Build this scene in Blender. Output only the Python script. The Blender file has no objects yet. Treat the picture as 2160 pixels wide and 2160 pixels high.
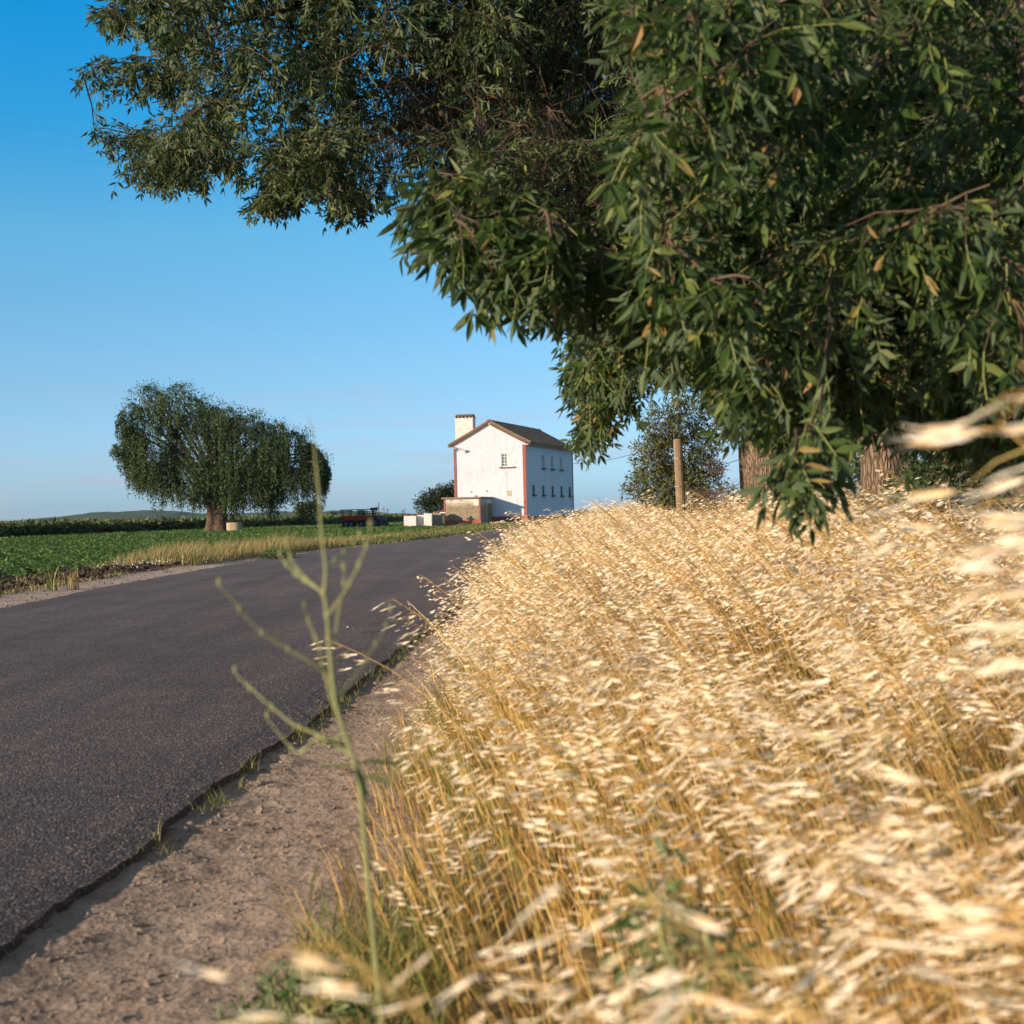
import bpy, math, random
import numpy as np
from mathutils import Vector, Matrix

random.seed(7)
RNG = np.random.default_rng(11)
SC = bpy.context.scene
COL = SC.collection
R_ = math.radians

# ------------------------------------------------------------------ camera
CAM_Z = 1.15
F = 80.0 / 56.0 * 2160.0
ROLL = R_(1.35)
PITCH = R_(0.0835)
fwd = Vector((0, math.cos(PITCH), math.sin(PITCH)))
up0 = Vector((0, -math.sin(PITCH), math.cos(PITCH)))
ri0 = Vector((1, 0, 0))
cam_r = ri0 * math.cos(ROLL) - up0 * math.sin(ROLL)
cam_u = ri0 * math.sin(ROLL) + up0 * math.cos(ROLL)
cd = bpy.data.cameras.new('camera')
cam = bpy.data.objects.new('camera', cd)
COL.objects.link(cam)
cam.matrix_world = Matrix((
    (cam_r.x, cam_u.x, -fwd.x, 0), (cam_r.y, cam_u.y, -fwd.y, 0), (cam_r.z, cam_u.z, -fwd.z, CAM_Z), (0, 0, 0, 1)))
cd.lens = 80; cd.sensor_width = 56; cd.sensor_height = 56
cd.clip_start = 0.05; cd.clip_end = 30000
cd.dof.use_dof = True; cd.dof.focus_distance = 20.0; cd.dof.aperture_fstop = 8.5
SC.camera = cam


def at(px, py, Y):
    """world point seen at that place of the photograph (2160 px) at distance Y"""
    d = fwd + cam_r * ((px - 1080) / F) - cam_u * ((py - 1080) / F)
    return Vector((0, 0, CAM_Z)) + d * (Y / d.y)


_W2C = np.array([list(cam_r), list(cam_u), list(fwd)])


def proj(P):
    P = np.asarray(P, float) - np.array([0, 0, CAM_Z])
    q = P @ _W2C.T
    return 1080 + F * q[..., 0] / q[..., 2], 1080 - F * q[..., 1] / q[..., 2]


# ------------------------------------------------------------------ noise / math helpers
def sstep(a, b, x):
    t = np.clip((np.asarray(x, float) - a) / (b - a), 0, 1)
    return t * t * (3 - 2 * t)


_NT = np.random.default_rng(3).random((256, 256))


def vnoise(x, y):
    x = np.asarray(x, float); y = np.asarray(y, float)
    xi = np.floor(x).astype(int); yi = np.floor(y).astype(int)
    fx = x - xi; fy = y - yi
    fx = fx * fx * (3 - 2 * fx); fy = fy * fy * (3 - 2 * fy)
    g = lambda a, b: _NT[a & 255, b & 255]
    return (g(xi, yi) * (1 - fx) + g(xi + 1, yi) * fx) * (1 - fy) + (g(xi, yi + 1) * (1 - fx) + g(xi + 1, yi + 1) * fx) * fy


def fbm(x, y, o=4):
    s = 0; a = .5; t = 0
    for i in range(o):
        s = s + a * vnoise(np.asarray(x) * 2 ** i + 17.3 * i, np.asarray(y) * 2 ** i + 9.1 * i); t += a; a *= .5
    return s / t


def norm(v):
    v = np.asarray(v, float)
    return v / np.maximum(np.linalg.norm(v, axis=-1, keepdims=True), 1e-9)


# ------------------------------------------------------------------ objects
def tag(o, label=None, cat=None, group=None, kind=None):
    if label: o['label'] = label
    if cat: o['category'] = cat
    if group: o['group'] = group
    if kind: o['kind'] = kind
    return o


def empty(name, loc=(0, 0, 0), rz=0.0):
    o = bpy.data.objects.new(name, None)
    COL.objects.link(o); o.location = loc; o.rotation_euler = (0, 0, rz); o.empty_display_size = .2
    return o


class Big:
    """collects geometry as numpy blocks and links it as ONE mesh object"""
    def __init__(self):
        self.V = []; self.L = []; self.S = []; self.M = []; self.n = 0

    def raw(self, V, loops, sizes, mats):
        V = np.asarray(V, np.float32).reshape(-1, 3)
        self.V.append(V); self.L.append(np.asarray(loops, np.int64) + self.n)
        self.S.append(np.asarray(sizes, np.int64)); self.M.append(np.asarray(mats, np.int64)); self.n += len(V)

    def add(self, V, faces, mi=0):
        lo = [i for f in faces for i in f]
        m = mi if hasattr(mi, '__len__') else [mi] * len(faces)
        self.raw(V, lo, [len(f) for f in faces], m)

    def inst(self, T, R, P):
        """template T=(verts, faces, mats) at N rotations*scale R (N,3,3) and points P (N,3)"""
        V, faces, m = T
        N = len(P)
        if N == 0: return
        n = len(V)
        W = np.einsum('nij,kj->nki', R, V) + np.asarray(P)[:, None, :]
        lo = np.array([i for f in faces for i in f], np.int64); sz = np.array([len(f) for f in faces], np.int64)
        L = (lo[None, :] + (np.arange(N) * n)[:, None]).ravel()
        self.raw(W.reshape(-1, 3), L, np.tile(sz, N), np.tile(np.asarray(m), N))

    def tube(self, pts, rad, k=5, mi=0, cap=False, wob=None):
        pts = np.asarray(pts, float); n = len(pts)
        rad = np.full(n, rad, float) if np.isscalar(rad) else np.asarray(rad, float)
        t = np.gradient(pts, axis=0); t = norm(t)
        ref = np.array([0.0, 0, 1]) if abs(t[0][2]) < .9 else np.array([1.0, 0, 0])
        a = np.empty_like(t)
        v = ref
        for i in range(n):
            v = v - t[i] * np.dot(v, t[i]); v = v / max(np.linalg.norm(v), 1e-9); a[i] = v
        b = np.cross(t, a)
        th = np.arange(k) * 2 * math.pi / k
        rr = rad[:, None] * np.ones(k)[None, :]
        if wob is not None: rr = rr * wob
        V = pts[:, None, :] + rr[:, :, None] * (np.cos(th)[None, :, None] * a[:, None, :] + np.sin(th)[None, :, None] * b[:, None, :])
        i = np.arange(n - 1)[:, None] * k; j = np.arange(k)[None, :]; j2 = (j + 1) % k
        q = np.stack([i + j, i + j2, i + k + j2, i + k + j], -1).reshape(-1)
        nf = (n - 1) * k
        if cap:
            q = np.concatenate([q, np.arange(k)[::-1], (n - 1) * k + np.arange(k)])
            self.raw(V.reshape(-1, 3), q, [4] * nf + [k, k], [mi] * (nf + 2))
        else:
            self.raw(V.reshape(-1, 3), q, [4] * nf, [mi] * nf)

    def box(self, c, s, mi=0, rz=0.0, top=1.0):
        x, y, z = s[0] / 2, s[1] / 2, s[2] / 2
        V = np.array([[-x, -y, -z], [x, -y, -z], [x, y, -z], [-x, y, -z], [-x * top, -y * top, z], [x * top, -y * top, z], [x * top, y * top, z], [-x * top, y * top, z]])
        cs, sn = math.cos(rz), math.sin(rz)
        V = V @ np.array([[cs, sn, 0], [-sn, cs, 0], [0, 0, 1]]) + np.array(c)
        self.add(V, [(0, 3, 2, 1), (4, 5, 6, 7), (0, 1, 5, 4), (1, 2, 6, 5), (2, 3, 7, 6), (3, 0, 4, 7)], mi)

    def cyl(self, p0, p1, r, k=16, mi=0):
        self.tube([p0, p1], r, k, mi, cap=True)

    def build(self, name, mats, parent=None, smooth=False, bevel=0, link=True):
        V = np.concatenate(self.V); L = np.concatenate(self.L); S = np.concatenate(self.S); M = np.concatenate(self.M)
        me = bpy.data.meshes.new(name)
        me.vertices.add(len(V)); me.vertices.foreach_set('co', V.ravel())
        me.loops.add(len(L)); me.loops.foreach_set('vertex_index', L.astype(np.int32))
        me.polygons.add(len(S)); st = np.concatenate([[0], np.cumsum(S)[:-1]]).astype(np.int32)
        me.polygons.foreach_set('loop_start', st)
        mats = mats if isinstance(mats, (list, tuple)) else [mats]
        for m in mats: me.materials.append(m)
        me.polygons.foreach_set('material_index', M.astype(np.int32))
        me.polygons.foreach_set('use_smooth', np.full(len(S), bool(smooth)))
        me.update(calc_edges=True)
        o = bpy.data.objects.new(name, me)
        COL.objects.link(o)
        if parent is not None: o.parent = parent
        if bevel:
            b = o.modifiers.new('bevel', 'BEVEL'); b.width = bevel; b.segments = 2; b.limit_method = 'ANGLE'
        return o


def grid_obj(name, X, Y, Z, mat, kind='structure', smooth=True):
    """a sheet from 2-D coordinate arrays"""
    r, c = X.shape
    b = Big()
    i = np.arange(r - 1)[:, None] * c; j = np.arange(c - 1)[None, :]
    q = np.stack([i + j, i + j + 1, i + c + j + 1, i + c + j], -1).reshape(-1)
    b.raw(np.stack([X, Y, Z], -1), q, [4] * ((r - 1) * (c - 1)), [0] * ((r - 1) * (c - 1)))
    o = b.build(name, mat, smooth=smooth)
    o['kind'] = kind
    return o


# ------------------------------------------------------------------ materials
class NT:
    def __init__(self, name):
        self.m = bpy.data.materials.new(name); self.m.use_nodes = True
        self.t = self.m.node_tree; self.n = self.t.nodes; self.l = self.t.links
        self.bsdf = self.n['Principled BSDF']; self.out = self.n['Material Output']

    def node(self, typ, **kw):
        nd = self.n.new(typ)
        for k, v in kw.items():
            if k.startswith('i_'):
                key = k[2:]
                key = int(key) if key.isdigit() else key.replace('_', ' ')
                nd.inputs[key].default_value = v
            else: setattr(nd, k, v)
        return nd

    def link(self, a, b): self.l.new(a, b)

    def coords(self, scale=(1, 1, 1), kind='Object', rot=(0, 0, 0)):
        c = self.node('ShaderNodeTexCoord'); mp = self.node('ShaderNodeMapping')
        mp.inputs['Scale'].default_value = scale; mp.inputs['Rotation'].default_value = rot
        self.link(c.outputs[kind], mp.inputs[0]); return mp.outputs[0]

    def noise(self, vec, scale, detail=5, rough=.55):
        nd = self.node('ShaderNodeTexNoise'); nd.inputs['Scale'].default_value = scale
        nd.inputs['Detail'].default_value = detail; nd.inputs['Roughness'].default_value = rough
        self.link(vec, nd.inputs['Vector']); return nd.outputs['Fac']

    def voro(self, vec, scale, feature='F1', out='Distance'):
        nd = self.node('ShaderNodeTexVoronoi', feature=feature); nd.inputs['Scale'].default_value = scale
        self.link(vec, nd.inputs['Vector']); return nd.outputs[out]

    def ramp(self, fac, stops, interp='LINEAR'):
        nd = self.node('ShaderNodeValToRGB'); cr = nd.color_ramp; cr.interpolation = interp
        while len(cr.elements) < len(stops): cr.elements.new(.5)
        for e, (p, c) in zip(cr.elements, stops):
            e.position = p; e.color = (*c, 1) if len(c) == 3 else c
        self.link(fac, nd.inputs[0]); return nd.outputs[0]

    def mix(self, fac, a, b, mode='MIX'):
        nd = self.node('ShaderNodeMix', data_type='RGBA', blend_type=mode)
        for s, v in ((nd.inputs['Factor'], fac), (nd.inputs['A'], a), (nd.inputs['B'], b)):
            s = [q for q in nd.inputs if q.name == s.name and q.type == ('VALUE' if s.name == 'Factor' else 'RGBA')][0]
            if hasattr(v, 'is_output'): self.link(v, s)
            elif isinstance(v, (int, float)): s.default_value = v
            else: s.default_value = (*v, 1)
        return [q for q in nd.outputs if q.type == 'RGBA'][0]

    def math(self, op, a, b=0.0):
        nd = self.node('ShaderNodeMath', operation=op)
        for s, v in ((nd.inputs[0], a), (nd.inputs[1], b)):
            if hasattr(v, 'is_output'): self.link(v, s)
            else: s.default_value = v
        return nd.outputs[0]

    def bump(self, h, strength=.5, dist=.02, prev=None):
        nd = self.node('ShaderNodeBump'); nd.inputs['Strength'].default_value = strength; nd.inputs['Distance'].default_value = dist
        self.link(h, nd.inputs['Height'])
        if prev is not None: self.link(prev, nd.inputs['Normal'])
        return nd.outputs[0]

    def set(self, col=None, rough=None, nrm=None, spec=None, metal=None):
        b = self.bsdf
        if col is not None:
            if hasattr(col, 'is_output'): self.link(col, b.inputs['Base Color'])
            else: b.inputs['Base Color'].default_value = (*col, 1)
        if rough is not None:
            if hasattr(rough, 'is_output'): self.link(rough, b.inputs['Roughness'])
            else: b.inputs['Roughness'].default_value = rough
        if nrm is not None: self.link(nrm, b.inputs['Normal'])
        if 'Diffuse Roughness' in b.inputs and rough is not None and not hasattr(rough, 'is_output') and rough > .68: b.inputs['Diffuse Roughness'].default_value = 1.0
        if spec is not None: b.inputs['Specular IOR Level'].default_value = spec
        if metal is not None: b.inputs['Metallic'].default_value = metal
        return self.m


def m_plain(name, c, rough=.7, var=.25, scale=3.0, bump=.15, metal=0.0, kind='Object', spec=.3):
    k = NT(name); v = k.coords(kind=kind)
    n = k.noise(v, scale, 6); n2 = k.noise(v, scale * 9, 4)
    d = tuple(x * (1 - var) for x in c); e = tuple(min(1, x * (1 + var)) for x in c)
    col = k.ramp(n, [(.3, d), (.7, e)])
    col = k.mix(.35, col, k.ramp(n2, [(.3, d), (.7, e)]))
    return k.set(col, rough, k.bump(n2, bump, .01), spec, metal)


def m_leaf(name, stops, transl=.28, rough=.5, spec=.35, tcol=None, under=None):
    """leaf: each leaf its own tone; thin, so some light passes"""
    k = NT(name)
    g = k.node('ShaderNodeNewGeometry')
    col = k.ramp(g.outputs['Random Per Island'], stops)
    if under is not None:
        col = k.mix(g.outputs['Backfacing'], col, k.mix(.6, col, under))
    k.set(col, rough, None, spec)
    tr = k.node('ShaderNodeBsdfTranslucent')
    if tcol is None: k.link(col, tr.inputs[0])
    else: k.link(k.mix(.6, col, tcol), tr.inputs[0])
    mx = k.node('ShaderNodeMixShader'); mx.inputs[0].default_value = transl
    k.link(k.bsdf.outputs[0], mx.inputs[1]); k.link(tr.outputs[0], mx.inputs[2]); k.link(mx.outputs[0], k.out.inputs[0])
    return k.m


def m_asphalt():
    k = NT('asphalt'); v = k.coords()
    big = k.noise(v, .35, 4); mid = k.noise(v, 2.3, 5); fine = k.noise(v, 60, 3)
    ag = k.voro(v, 88); agc = k.voro(v, 88, out='Color')
    sep = k.node('ShaderNodeSeparateColor'); k.link(agc, sep.inputs[0])
    stone = k.ramp(sep.outputs[0], [(0, (.050, .038, .039)), (.5, (.104, .079, .078)), (.85, (.17, .130, .122)), (1, (.36, .29, .26))])
    tar = k.ramp(ag, [(.3, (1, 1, 1)), (.7, (.45, .43, .43))])
    col = k.mix(1.0, stone, tar, 'MULTIPLY')
    col = k.mix(1.0, col, k.ramp(mid, [(.3, (.80, .80, .82)), (.7, (1.12, 1.09, 1.06))]), 'MULTIPLY')
    col = k.mix(1.0, col, k.ramp(big, [(.35, (.86, .86, .88)), (.65, (1.16, 1.12, 1.08))]), 'MULTIPLY')
    trk = k.noise(k.coords((1.5, .05, 1)), 1.3, 4, .6); pat = k.noise(k.coords((.5, .22, 1)), 1.0, 3, .5)
    col = k.mix(1.0, col, k.ramp(trk, [(.35, (.80, .79, .80)), (.62, (1.2, 1.17, 1.13))]), 'MULTIPLY')
    col = k.mix(k.ramp(pat, [(.54, (0, 0, 0)), (.60, (.5, .5, .5))]), col, k.mix(1.0, col, (.72, .70, .70), 'MULTIPLY'))
    h = k.math('ADD', k.math('MULTIPLY', ag, -1.0), k.math('MULTIPLY', fine, .5))
    b = k.bump(h, .7, .009)
    b = k.bump(mid, .25, .02, b)
    return k.set(col, .72, b, .35)


def m_dirt(name, c1, c2, c3, sc=1.0, bs=.8):
    k = NT(name); v = k.coords()
    a = k.noise(v, 1.3 * sc, 6); b = k.noise(v, 14 * sc, 6, .65); c = k.noise(v, 90 * sc, 4, .6); vo = k.voro(v, 38 * sc)
    col = k.ramp(a, [(.3, c1), (.52, c2), (.72, c3)])
    col = k.mix(.55, col, k.ramp(b, [(.3, c1), (.5, c2), (.7, c3)]))
    col = k.mix(1, col, k.ramp(c, [(.25, (.7, .68, .66)), (.75, (1.2, 1.18, 1.15))]), 'MULTIPLY')
    n = k.bump(b, bs * .5, .03); n = k.bump(vo, bs * .45, .012, n); n = k.bump(c, bs * .7, .008, n)
    return k.set(col, .92, n, .15)


def m_bark(name, c1, c2, sc=1.0):
    k = NT(name); v = k.coords((20 * sc, 20 * sc, 4.2 * sc))
    a = k.noise(v, 1.6, 7, .62); vo = k.voro(v, 1.5, 'DISTANCE_TO_EDGE')
    h = k.math('ADD', a, k.math('MINIMUM', k.math('MULTIPLY', vo, 2.2), .5))
    col = k.ramp(h, [(.42, tuple(x * .5 for x in c1)), (.7, c1), (1.0, c2)])
    return k.set(col, .9, k.bump(h, 1.0, .05), .15)


def m_whitewash():
    k = NT('whitewash'); v = k.coords()
    a = k.noise(v, .55, 6); b = k.noise(v, 3.2, 7, .68); st = k.noise(k.coords((3.0, 3.0, .35)), 1.1, 6, .65)
    col = k.ramp(b, [(.28, (.43, .41, .405)), (.37, (.625, .645, .69)), (.6, (.66, .685, .74))])
    col = k.mix(k.ramp(a, [(.45, (0, 0, 0)), (.7, (.35, .35, .35))]), col, (.59, .59, .59))
    col = k.mix(k.ramp(st, [(.55, (0, 0, 0)), (.72, (.6, .6, .6))]), col, (.45, .41, .37))
    return k.set(col, .85, k.bump(b, .3, .02), .2)


def m_annex():
    k = NT('stained_render'); v = k.coords()
    a = k.noise(k.coords((1.2, 1.2, 1.2)), 1.0, 6, .6); b = k.noise(v, 9, 6, .7)
    sx = k.node('ShaderNodeSeparateXYZ'); k.link(v, sx.inputs[0])
    h = k.math('ADD', sx.outputs[2], k.math('MULTIPLY', k.math('SUBTRACT', a, .5), .9))
    top = k.ramp(h, [(.0, (0, 0, 0)), (1.0, (1, 1, 1))])
    zz = k.node('ShaderNodeMapRange'); k.link(h, zz.inputs[0])
    zz.inputs['From Min'].default_value = 1.55; zz.inputs['From Max'].default_value = 2.15
    brown = k.ramp(b, [(.3, (.16, .115, .075)), (.5, (.33, .25, .17)), (.68, (.52, .44, .34))])
    col = k.mix(zz.outputs[0], brown, (.72, .66, .58))
    return k.set(col, .9, k.bump(b, .6, .02), .15)


def m_roof():
    k = NT('roof_tiles'); v = k.coords()
    w = k.node('ShaderNodeTexWave', wave_type='BANDS', bands_direction='Y', wave_profile='SIN'); w.inputs['Scale'].default_value = 1.5
    k.link(v, w.inputs['Vector'])
    n = k.noise(v, 5, 6); n2 = k.noise(v, .8, 4)
    col = k.ramp(n, [(.3, (.26, .15, .10)), (.55, (.42, .27, .18)), (.75, (.55, .37, .25))])
    col = k.mix(.5, col, k.ramp(n2, [(.35, (.24, .165, .125)), (.65, (.48, .31, .21))]))
    col = k.mix(1, col, k.ramp(w.outputs[0], [(0, (.6, .6, .6)), (.5, (1, 1, 1))]), 'MULTIPLY')
    return k.set(col, .9, k.bump(w.outputs[0], .7, .08), .15)


M = {}
M['asphalt'] = m_asphalt()
M['verge'] = m_dirt('verge_dirt', (.19, .14, .115), (.32, .24, .195), (.44, .345, .285), 1.0, 1.3)
M['bank'] = m_dirt('bank_soil', (.09, .065, .04), (.17, .12, .075), (.26, .19, .12))
M['gravelly'] = m_dirt('gravel_dirt', (.22, .17, .15), (.36, .285, .25), (.50, .41, .36), 1.3, 1.0)
M['field'] = m_dirt('field_soil', (.035, .055, .016), (.05, .085, .022), (.075, .11, .03), .6, .8)
M['ground'] = m_dirt('plain_ground', (.06, .09, .03), (.11, .12, .045), (.17, .14, .07), .05, .5)
M['white'] = m_whitewash()
M['red'] = m_plain('red_ochre_paint', (.40, .125, .095), .85, .3, 2.0, .2)
M['annex'] = m_annex()
M['roof'] = m_roof()
M['slab'] = m_plain('weathered_concrete', (.30, .22, .16), .9, .4, 4, .4)
M['cream'] = m_plain('cornice_paint', (.66, .52, .42), .85, .2, 4, .2)
M['chim'] = m_plain('weathered_white', (.74, .66, .62), .9, .28, 2.5, .3)
M['wood'] = m_plain('grey_wood', (.25, .18, .11), .85, .4, 12, .5)
M['frame'] = m_plain('white_paint', (.78, .77, .74), .6, .08, 6, .05)
M['glass'] = m_plain('window_glass', (.11, .12, .13), .15, .3, 2, .02, 0, 'Object', .6)
M['sill'] = m_plain('sill_red', (.24, .07, .06), .8, .3, 4, .1)
M['dark'] = m_plain('dark_iron', (.03, .03, .033), .5, .3, 6, .1)
M['paper'] = m_plain('notice_paper', (.72, .68, .62), .8, .1, 8, .05)
M['poster'] = m_plain('faded_poster', (.52, .45, .33), .8, .5, 6, .05)
M['steel'] = m_plain('galvanised', (.42, .42, .42), .5, .2, 8, .1, .4)
M['redmet'] = m_plain('red_machine_paint', (.33, .03, .03), .5, .35, 4, .1)
M['bluemet'] = m_plain('blue_machine_paint', (.06, .085, .13), .5, .35, 4, .1)
M['rubber'] = m_plain('rubber', (.022, .021, .021), .85, .3, 8, .2)
M['foam'] = m_plain('white_foam', (.82, .76, .72), .9, .08, 5, .3)
M['soil'] = m_plain('clod_soil', (.20, .12, .075), .95, .4, 14, .6)
M['clod'] = m_plain('dark_clod', (.055, .032, .024), .95, .4, 10, .6)
M['foamshade'] = m_plain('shaded_foam', (.42, .33, .26), .9, .35, 6, .3)  # white foam darkened to brown: the stack's shade put into its colour
M['concrete'] = m_plain('well_concrete', (.46, .36, .24), .9, .25, 4, .3)
M['stone'] = m_plain('limestone', (.46, .39, .33), .9, .3, 8, .5)
M['pebble'] = m_plain('pebbles', (.27, .21, .17), .9, .5, 30, .3)
M['brick'] = m_plain('far_brick', (.25, .11, .07), .9, .3, .4, .1)
M['farwhite'] = m_plain('far_white', (.6, .56, .52), .9, .1, .3, .1)
M['bark'] = m_bark('ash_bark', (.13, .092, .062), (.26, .19, .135))
M['barkshade'] = m_bark('shaded_bark', (.085, .065, .05), (.16, .125, .095))  # ash bark darkened, so the third trunk's shade sits in its colour
M['willowbark'] = m_bark('willow_bark', (.12, .08, .055), (.24, .16, .11), .6)
M['rachis'] = m_plain('green_stalk', (.17, .18, .05), .6, .3, 20, .1)
M['twig'] = m_plain('twig_bark', (.10, .066, .045), .85, .4, 20, .3)
M['ash'] = m_leaf('ash_leaf', [(0, (.012, .028, .007)), (.4, (.026, .050, .011)), (.8, (.050, .084, .019)), (.955, (.13, .155, .04)), (1, (.26, .15, .06))], .22, .55, .2, (.16, .22, .03), (.10, .13, .075))
M['ashfar'] = m_leaf('ash_leaf_high', [(0, (.013, .026, .009)), (.5, (.034, .054, .017)), (.92, (.085, .108, .036)), (1, (.21, .21, .06))], .2, .55, .2, (.14, .19, .03), (.12, .15, .095))
M['willow'] = m_leaf('willow_leaf', [(0, (.022, .044, .016)), (.5, (.044, .072, .022)), (1, (.10, .125, .04))], .22, .55, .3)
M['shrubleaf'] = m_leaf('shrub_leaf', [(0, (.05, .062, .02)), (.5, (.10, .115, .034)), (1, (.22, .21, .075))], .2, .5, .4)
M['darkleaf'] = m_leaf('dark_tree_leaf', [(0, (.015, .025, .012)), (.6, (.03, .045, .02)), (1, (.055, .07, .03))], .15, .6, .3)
M['crop'] = m_leaf('crop_leaf', [(0, (.045, .095, .022)), (.5, (.075, .14, .03)), (1, (.14, .20, .05))], .25, .55, .3)
M['maize'] = m_leaf('cane_leaf', [(0, (.05, .07, .025)), (.5, (.09, .115, .035)), (1, (.17, .18, .07))], .2, .6, .25)
M['strawhead'] = m_leaf('oat_spikelet', [(0, (.66, .46, .24)), (.15, (.84, .65, .43)), (.5, (.93, .79, .60)), (.9, (.96, .87, .74)), (1, (.62, .58, .30))], .30, .6, .3)
M['strawstem'] = m_leaf('oat_stem', [(0, (.38, .19, .05)), (.5, (.60, .36, .11)), (.9, (.75, .52, .21)), (1, (.28, .27, .07))], .15, .5, .4)
M['drygrass'] = m_leaf('dry_blade', [(0, (.26, .12, .03)), (.35, (.50, .28, .075)), (.70, (.70, .45, .15)), (.82, (.32, .27, .06)), (1, (.11, .17, .03))], .25, .6, .3)
M['verdgrass'] = m_leaf('green_blade', [(0, (.10, .13, .03)), (.5, (.17, .19, .045)), (.8, (.30, .27, .09)), (1, (.5, .38, .17))], .3, .6, .3)
M['tangrass'] = m_leaf('tan_blade', [(0, (.30, .19, .07)), (.5, (.46, .34, .16)), (.72, (.24, .22, .07)), (1, (.12, .16, .04))], .3, .6, .3)
M['greenweed'] = m_leaf('weed_leaf', [(0, (.05, .10, .025)), (.6, (.09, .15, .04)), (1, (.17, .20, .06))], .3, .5, .4)
M['weedstem'] = m_plain('weed_stem', (.21, .21, .085), .6, .25, 40, .1)

# ------------------------------------------------------------------ sky and sun
SUN_EL = R_(11.5)
SUN_AZ = math.atan2(-.81, -.587)
S = Vector((math.sin(SUN_AZ) * math.cos(SUN_EL), math.cos(SUN_AZ) * math.cos(SUN_EL), math.sin(SUN_EL)))
ld = bpy.data.lights.new('sun', 'SUN'); ld.energy = 5.0; ld.angle = R_(.55); ld.color = (1.0, .80, .58)
so = bpy.data.objects.new('sun', ld); COL.objects.link(so)
so.rotation_euler = S.to_track_quat('Z', 'Y').to_euler(); so.location = (-40, -30, 30)
W = bpy.data.worlds.new('World'); SC.world = W; W.use_nodes = True
wt = W.node_tree; bg = wt.nodes['Background']
sk = wt.nodes.new('ShaderNodeTexSky'); sk.sky_type = 'NISHITA'; sk.sun_disc = False
sk.sun_elevation = SUN_EL; sk.sun_rotation = SUN_AZ; sk.altitude = 50; sk.air_density = 1.0; sk.dust_density = .6; sk.ozone_density = 2.0


def wmix(mode, fac, a, b):
    nd = wt.nodes.new('ShaderNodeMix'); nd.data_type = 'RGBA'; nd.blend_type = mode
    s = [q for q in nd.inputs if q.type == 'RGBA']; f = [q for q in nd.inputs if q.type == 'VALUE'][0]
    for sock, v in ((f, fac), (s[0], a), (s[1], b)):
        if hasattr(v, 'is_output'): wt.links.new(v, sock)
        else: sock.default_value = v if isinstance(v, (int, float)) else (*v, 1)
    return [q for q in nd.outputs if q.type == 'RGBA'][0]


# thin cloud streaks low over the horizon
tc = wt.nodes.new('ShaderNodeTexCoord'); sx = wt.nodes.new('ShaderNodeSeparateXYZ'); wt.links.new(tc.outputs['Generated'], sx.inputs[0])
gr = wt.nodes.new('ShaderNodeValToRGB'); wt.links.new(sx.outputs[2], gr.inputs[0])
SKY_TONE = [(.0, (.50, .90, 2.0)), (.035, (.54, .84, 1.6)), (.087, (.50, .77, 1.19)), (.139, (.46, .79, 1.1)), (.19, (.40, .86, 1.1)), (.259, (.13, .83, 1.2)), (.326, (.04, .84, 1.3)), (.44, (1.7, 1.6, 1.35)), (.64, (1.75, 1.10, .66))]  # stops above the view brightened and warmed as added fill light
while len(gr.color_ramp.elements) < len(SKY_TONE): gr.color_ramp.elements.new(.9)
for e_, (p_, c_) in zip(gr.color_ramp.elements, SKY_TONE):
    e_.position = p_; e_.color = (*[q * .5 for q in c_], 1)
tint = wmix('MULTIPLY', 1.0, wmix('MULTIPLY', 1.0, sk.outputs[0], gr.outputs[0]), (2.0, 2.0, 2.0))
mp = wt.nodes.new('ShaderNodeMapping'); mp.inputs['Scale'].default_value = (5, 5, 42)
wt.links.new(tc.outputs['Generated'], mp.inputs[0])
nz = wt.nodes.new('ShaderNodeTexNoise'); nz.inputs['Scale'].default_value = 1.6; nz.inputs['Detail'].default_value = 6
wt.links.new(mp.outputs[0], nz.inputs['Vector'])
cr = wt.nodes.new('ShaderNodeValToRGB'); cr.color_ramp.elements[0].position = .42; cr.color_ramp.elements[1].position = .72
wt.links.new(nz.outputs['Fac'], cr.inputs[0])
mr = wt.nodes.new('ShaderNodeMapRange'); mr.inputs['From Min'].default_value = .115; mr.inputs['From Max'].default_value = .0
mr.inputs['To Min'].default_value = 0; mr.inputs['To Max'].default_value = .75
wt.links.new(sx.outputs[2], mr.inputs[0])
mm = wt.nodes.new('ShaderNodeMath'); mm.operation = 'MULTIPLY'; wt.links.new(cr.outputs[0], mm.inputs[0]); wt.links.new(mr.outputs[0], mm.inputs[1])
SKY_CLOUD = (2.55, 2.65, 3.2)
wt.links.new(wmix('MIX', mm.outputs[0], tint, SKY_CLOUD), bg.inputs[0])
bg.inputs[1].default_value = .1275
SC.view_settings.view_transform = 'Standard'; SC.view_settings.look = 'None'; SC.view_settings.gamma = 1
SC.view_settings.exposure = .62

# ------------------------------------------------------------------ terrain
Bz = lambda y: .28 * sstep(50, 118, y)
LE = np.array([(-6.6, -8), (-6.8, 4), (-7.0, 12), (-7.3, 20.8), (-7.55, 30), (-7.4, 42), (-6.9, 52), (-4.6, 66.6), (-2, 82.6), (-.2, 98), (1.4, 108), (4, 113.5), (9, 117), (20, 120), (45, 123)], float)
RE = np.array([(-1.75, -8), (-1.60, 1.5), (-1.44, 4.04), (-1.32, 6.65), (-1.19, 8.8), (-.97, 14), (-.78, 18), (-.6, 28), (-.4, 39), (.1, 52), (2.2, 66), (5.0, 82), (7.8, 95), (11.5, 104), (15.5, 108.5), (23, 112), (45, 115)], float)


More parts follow.
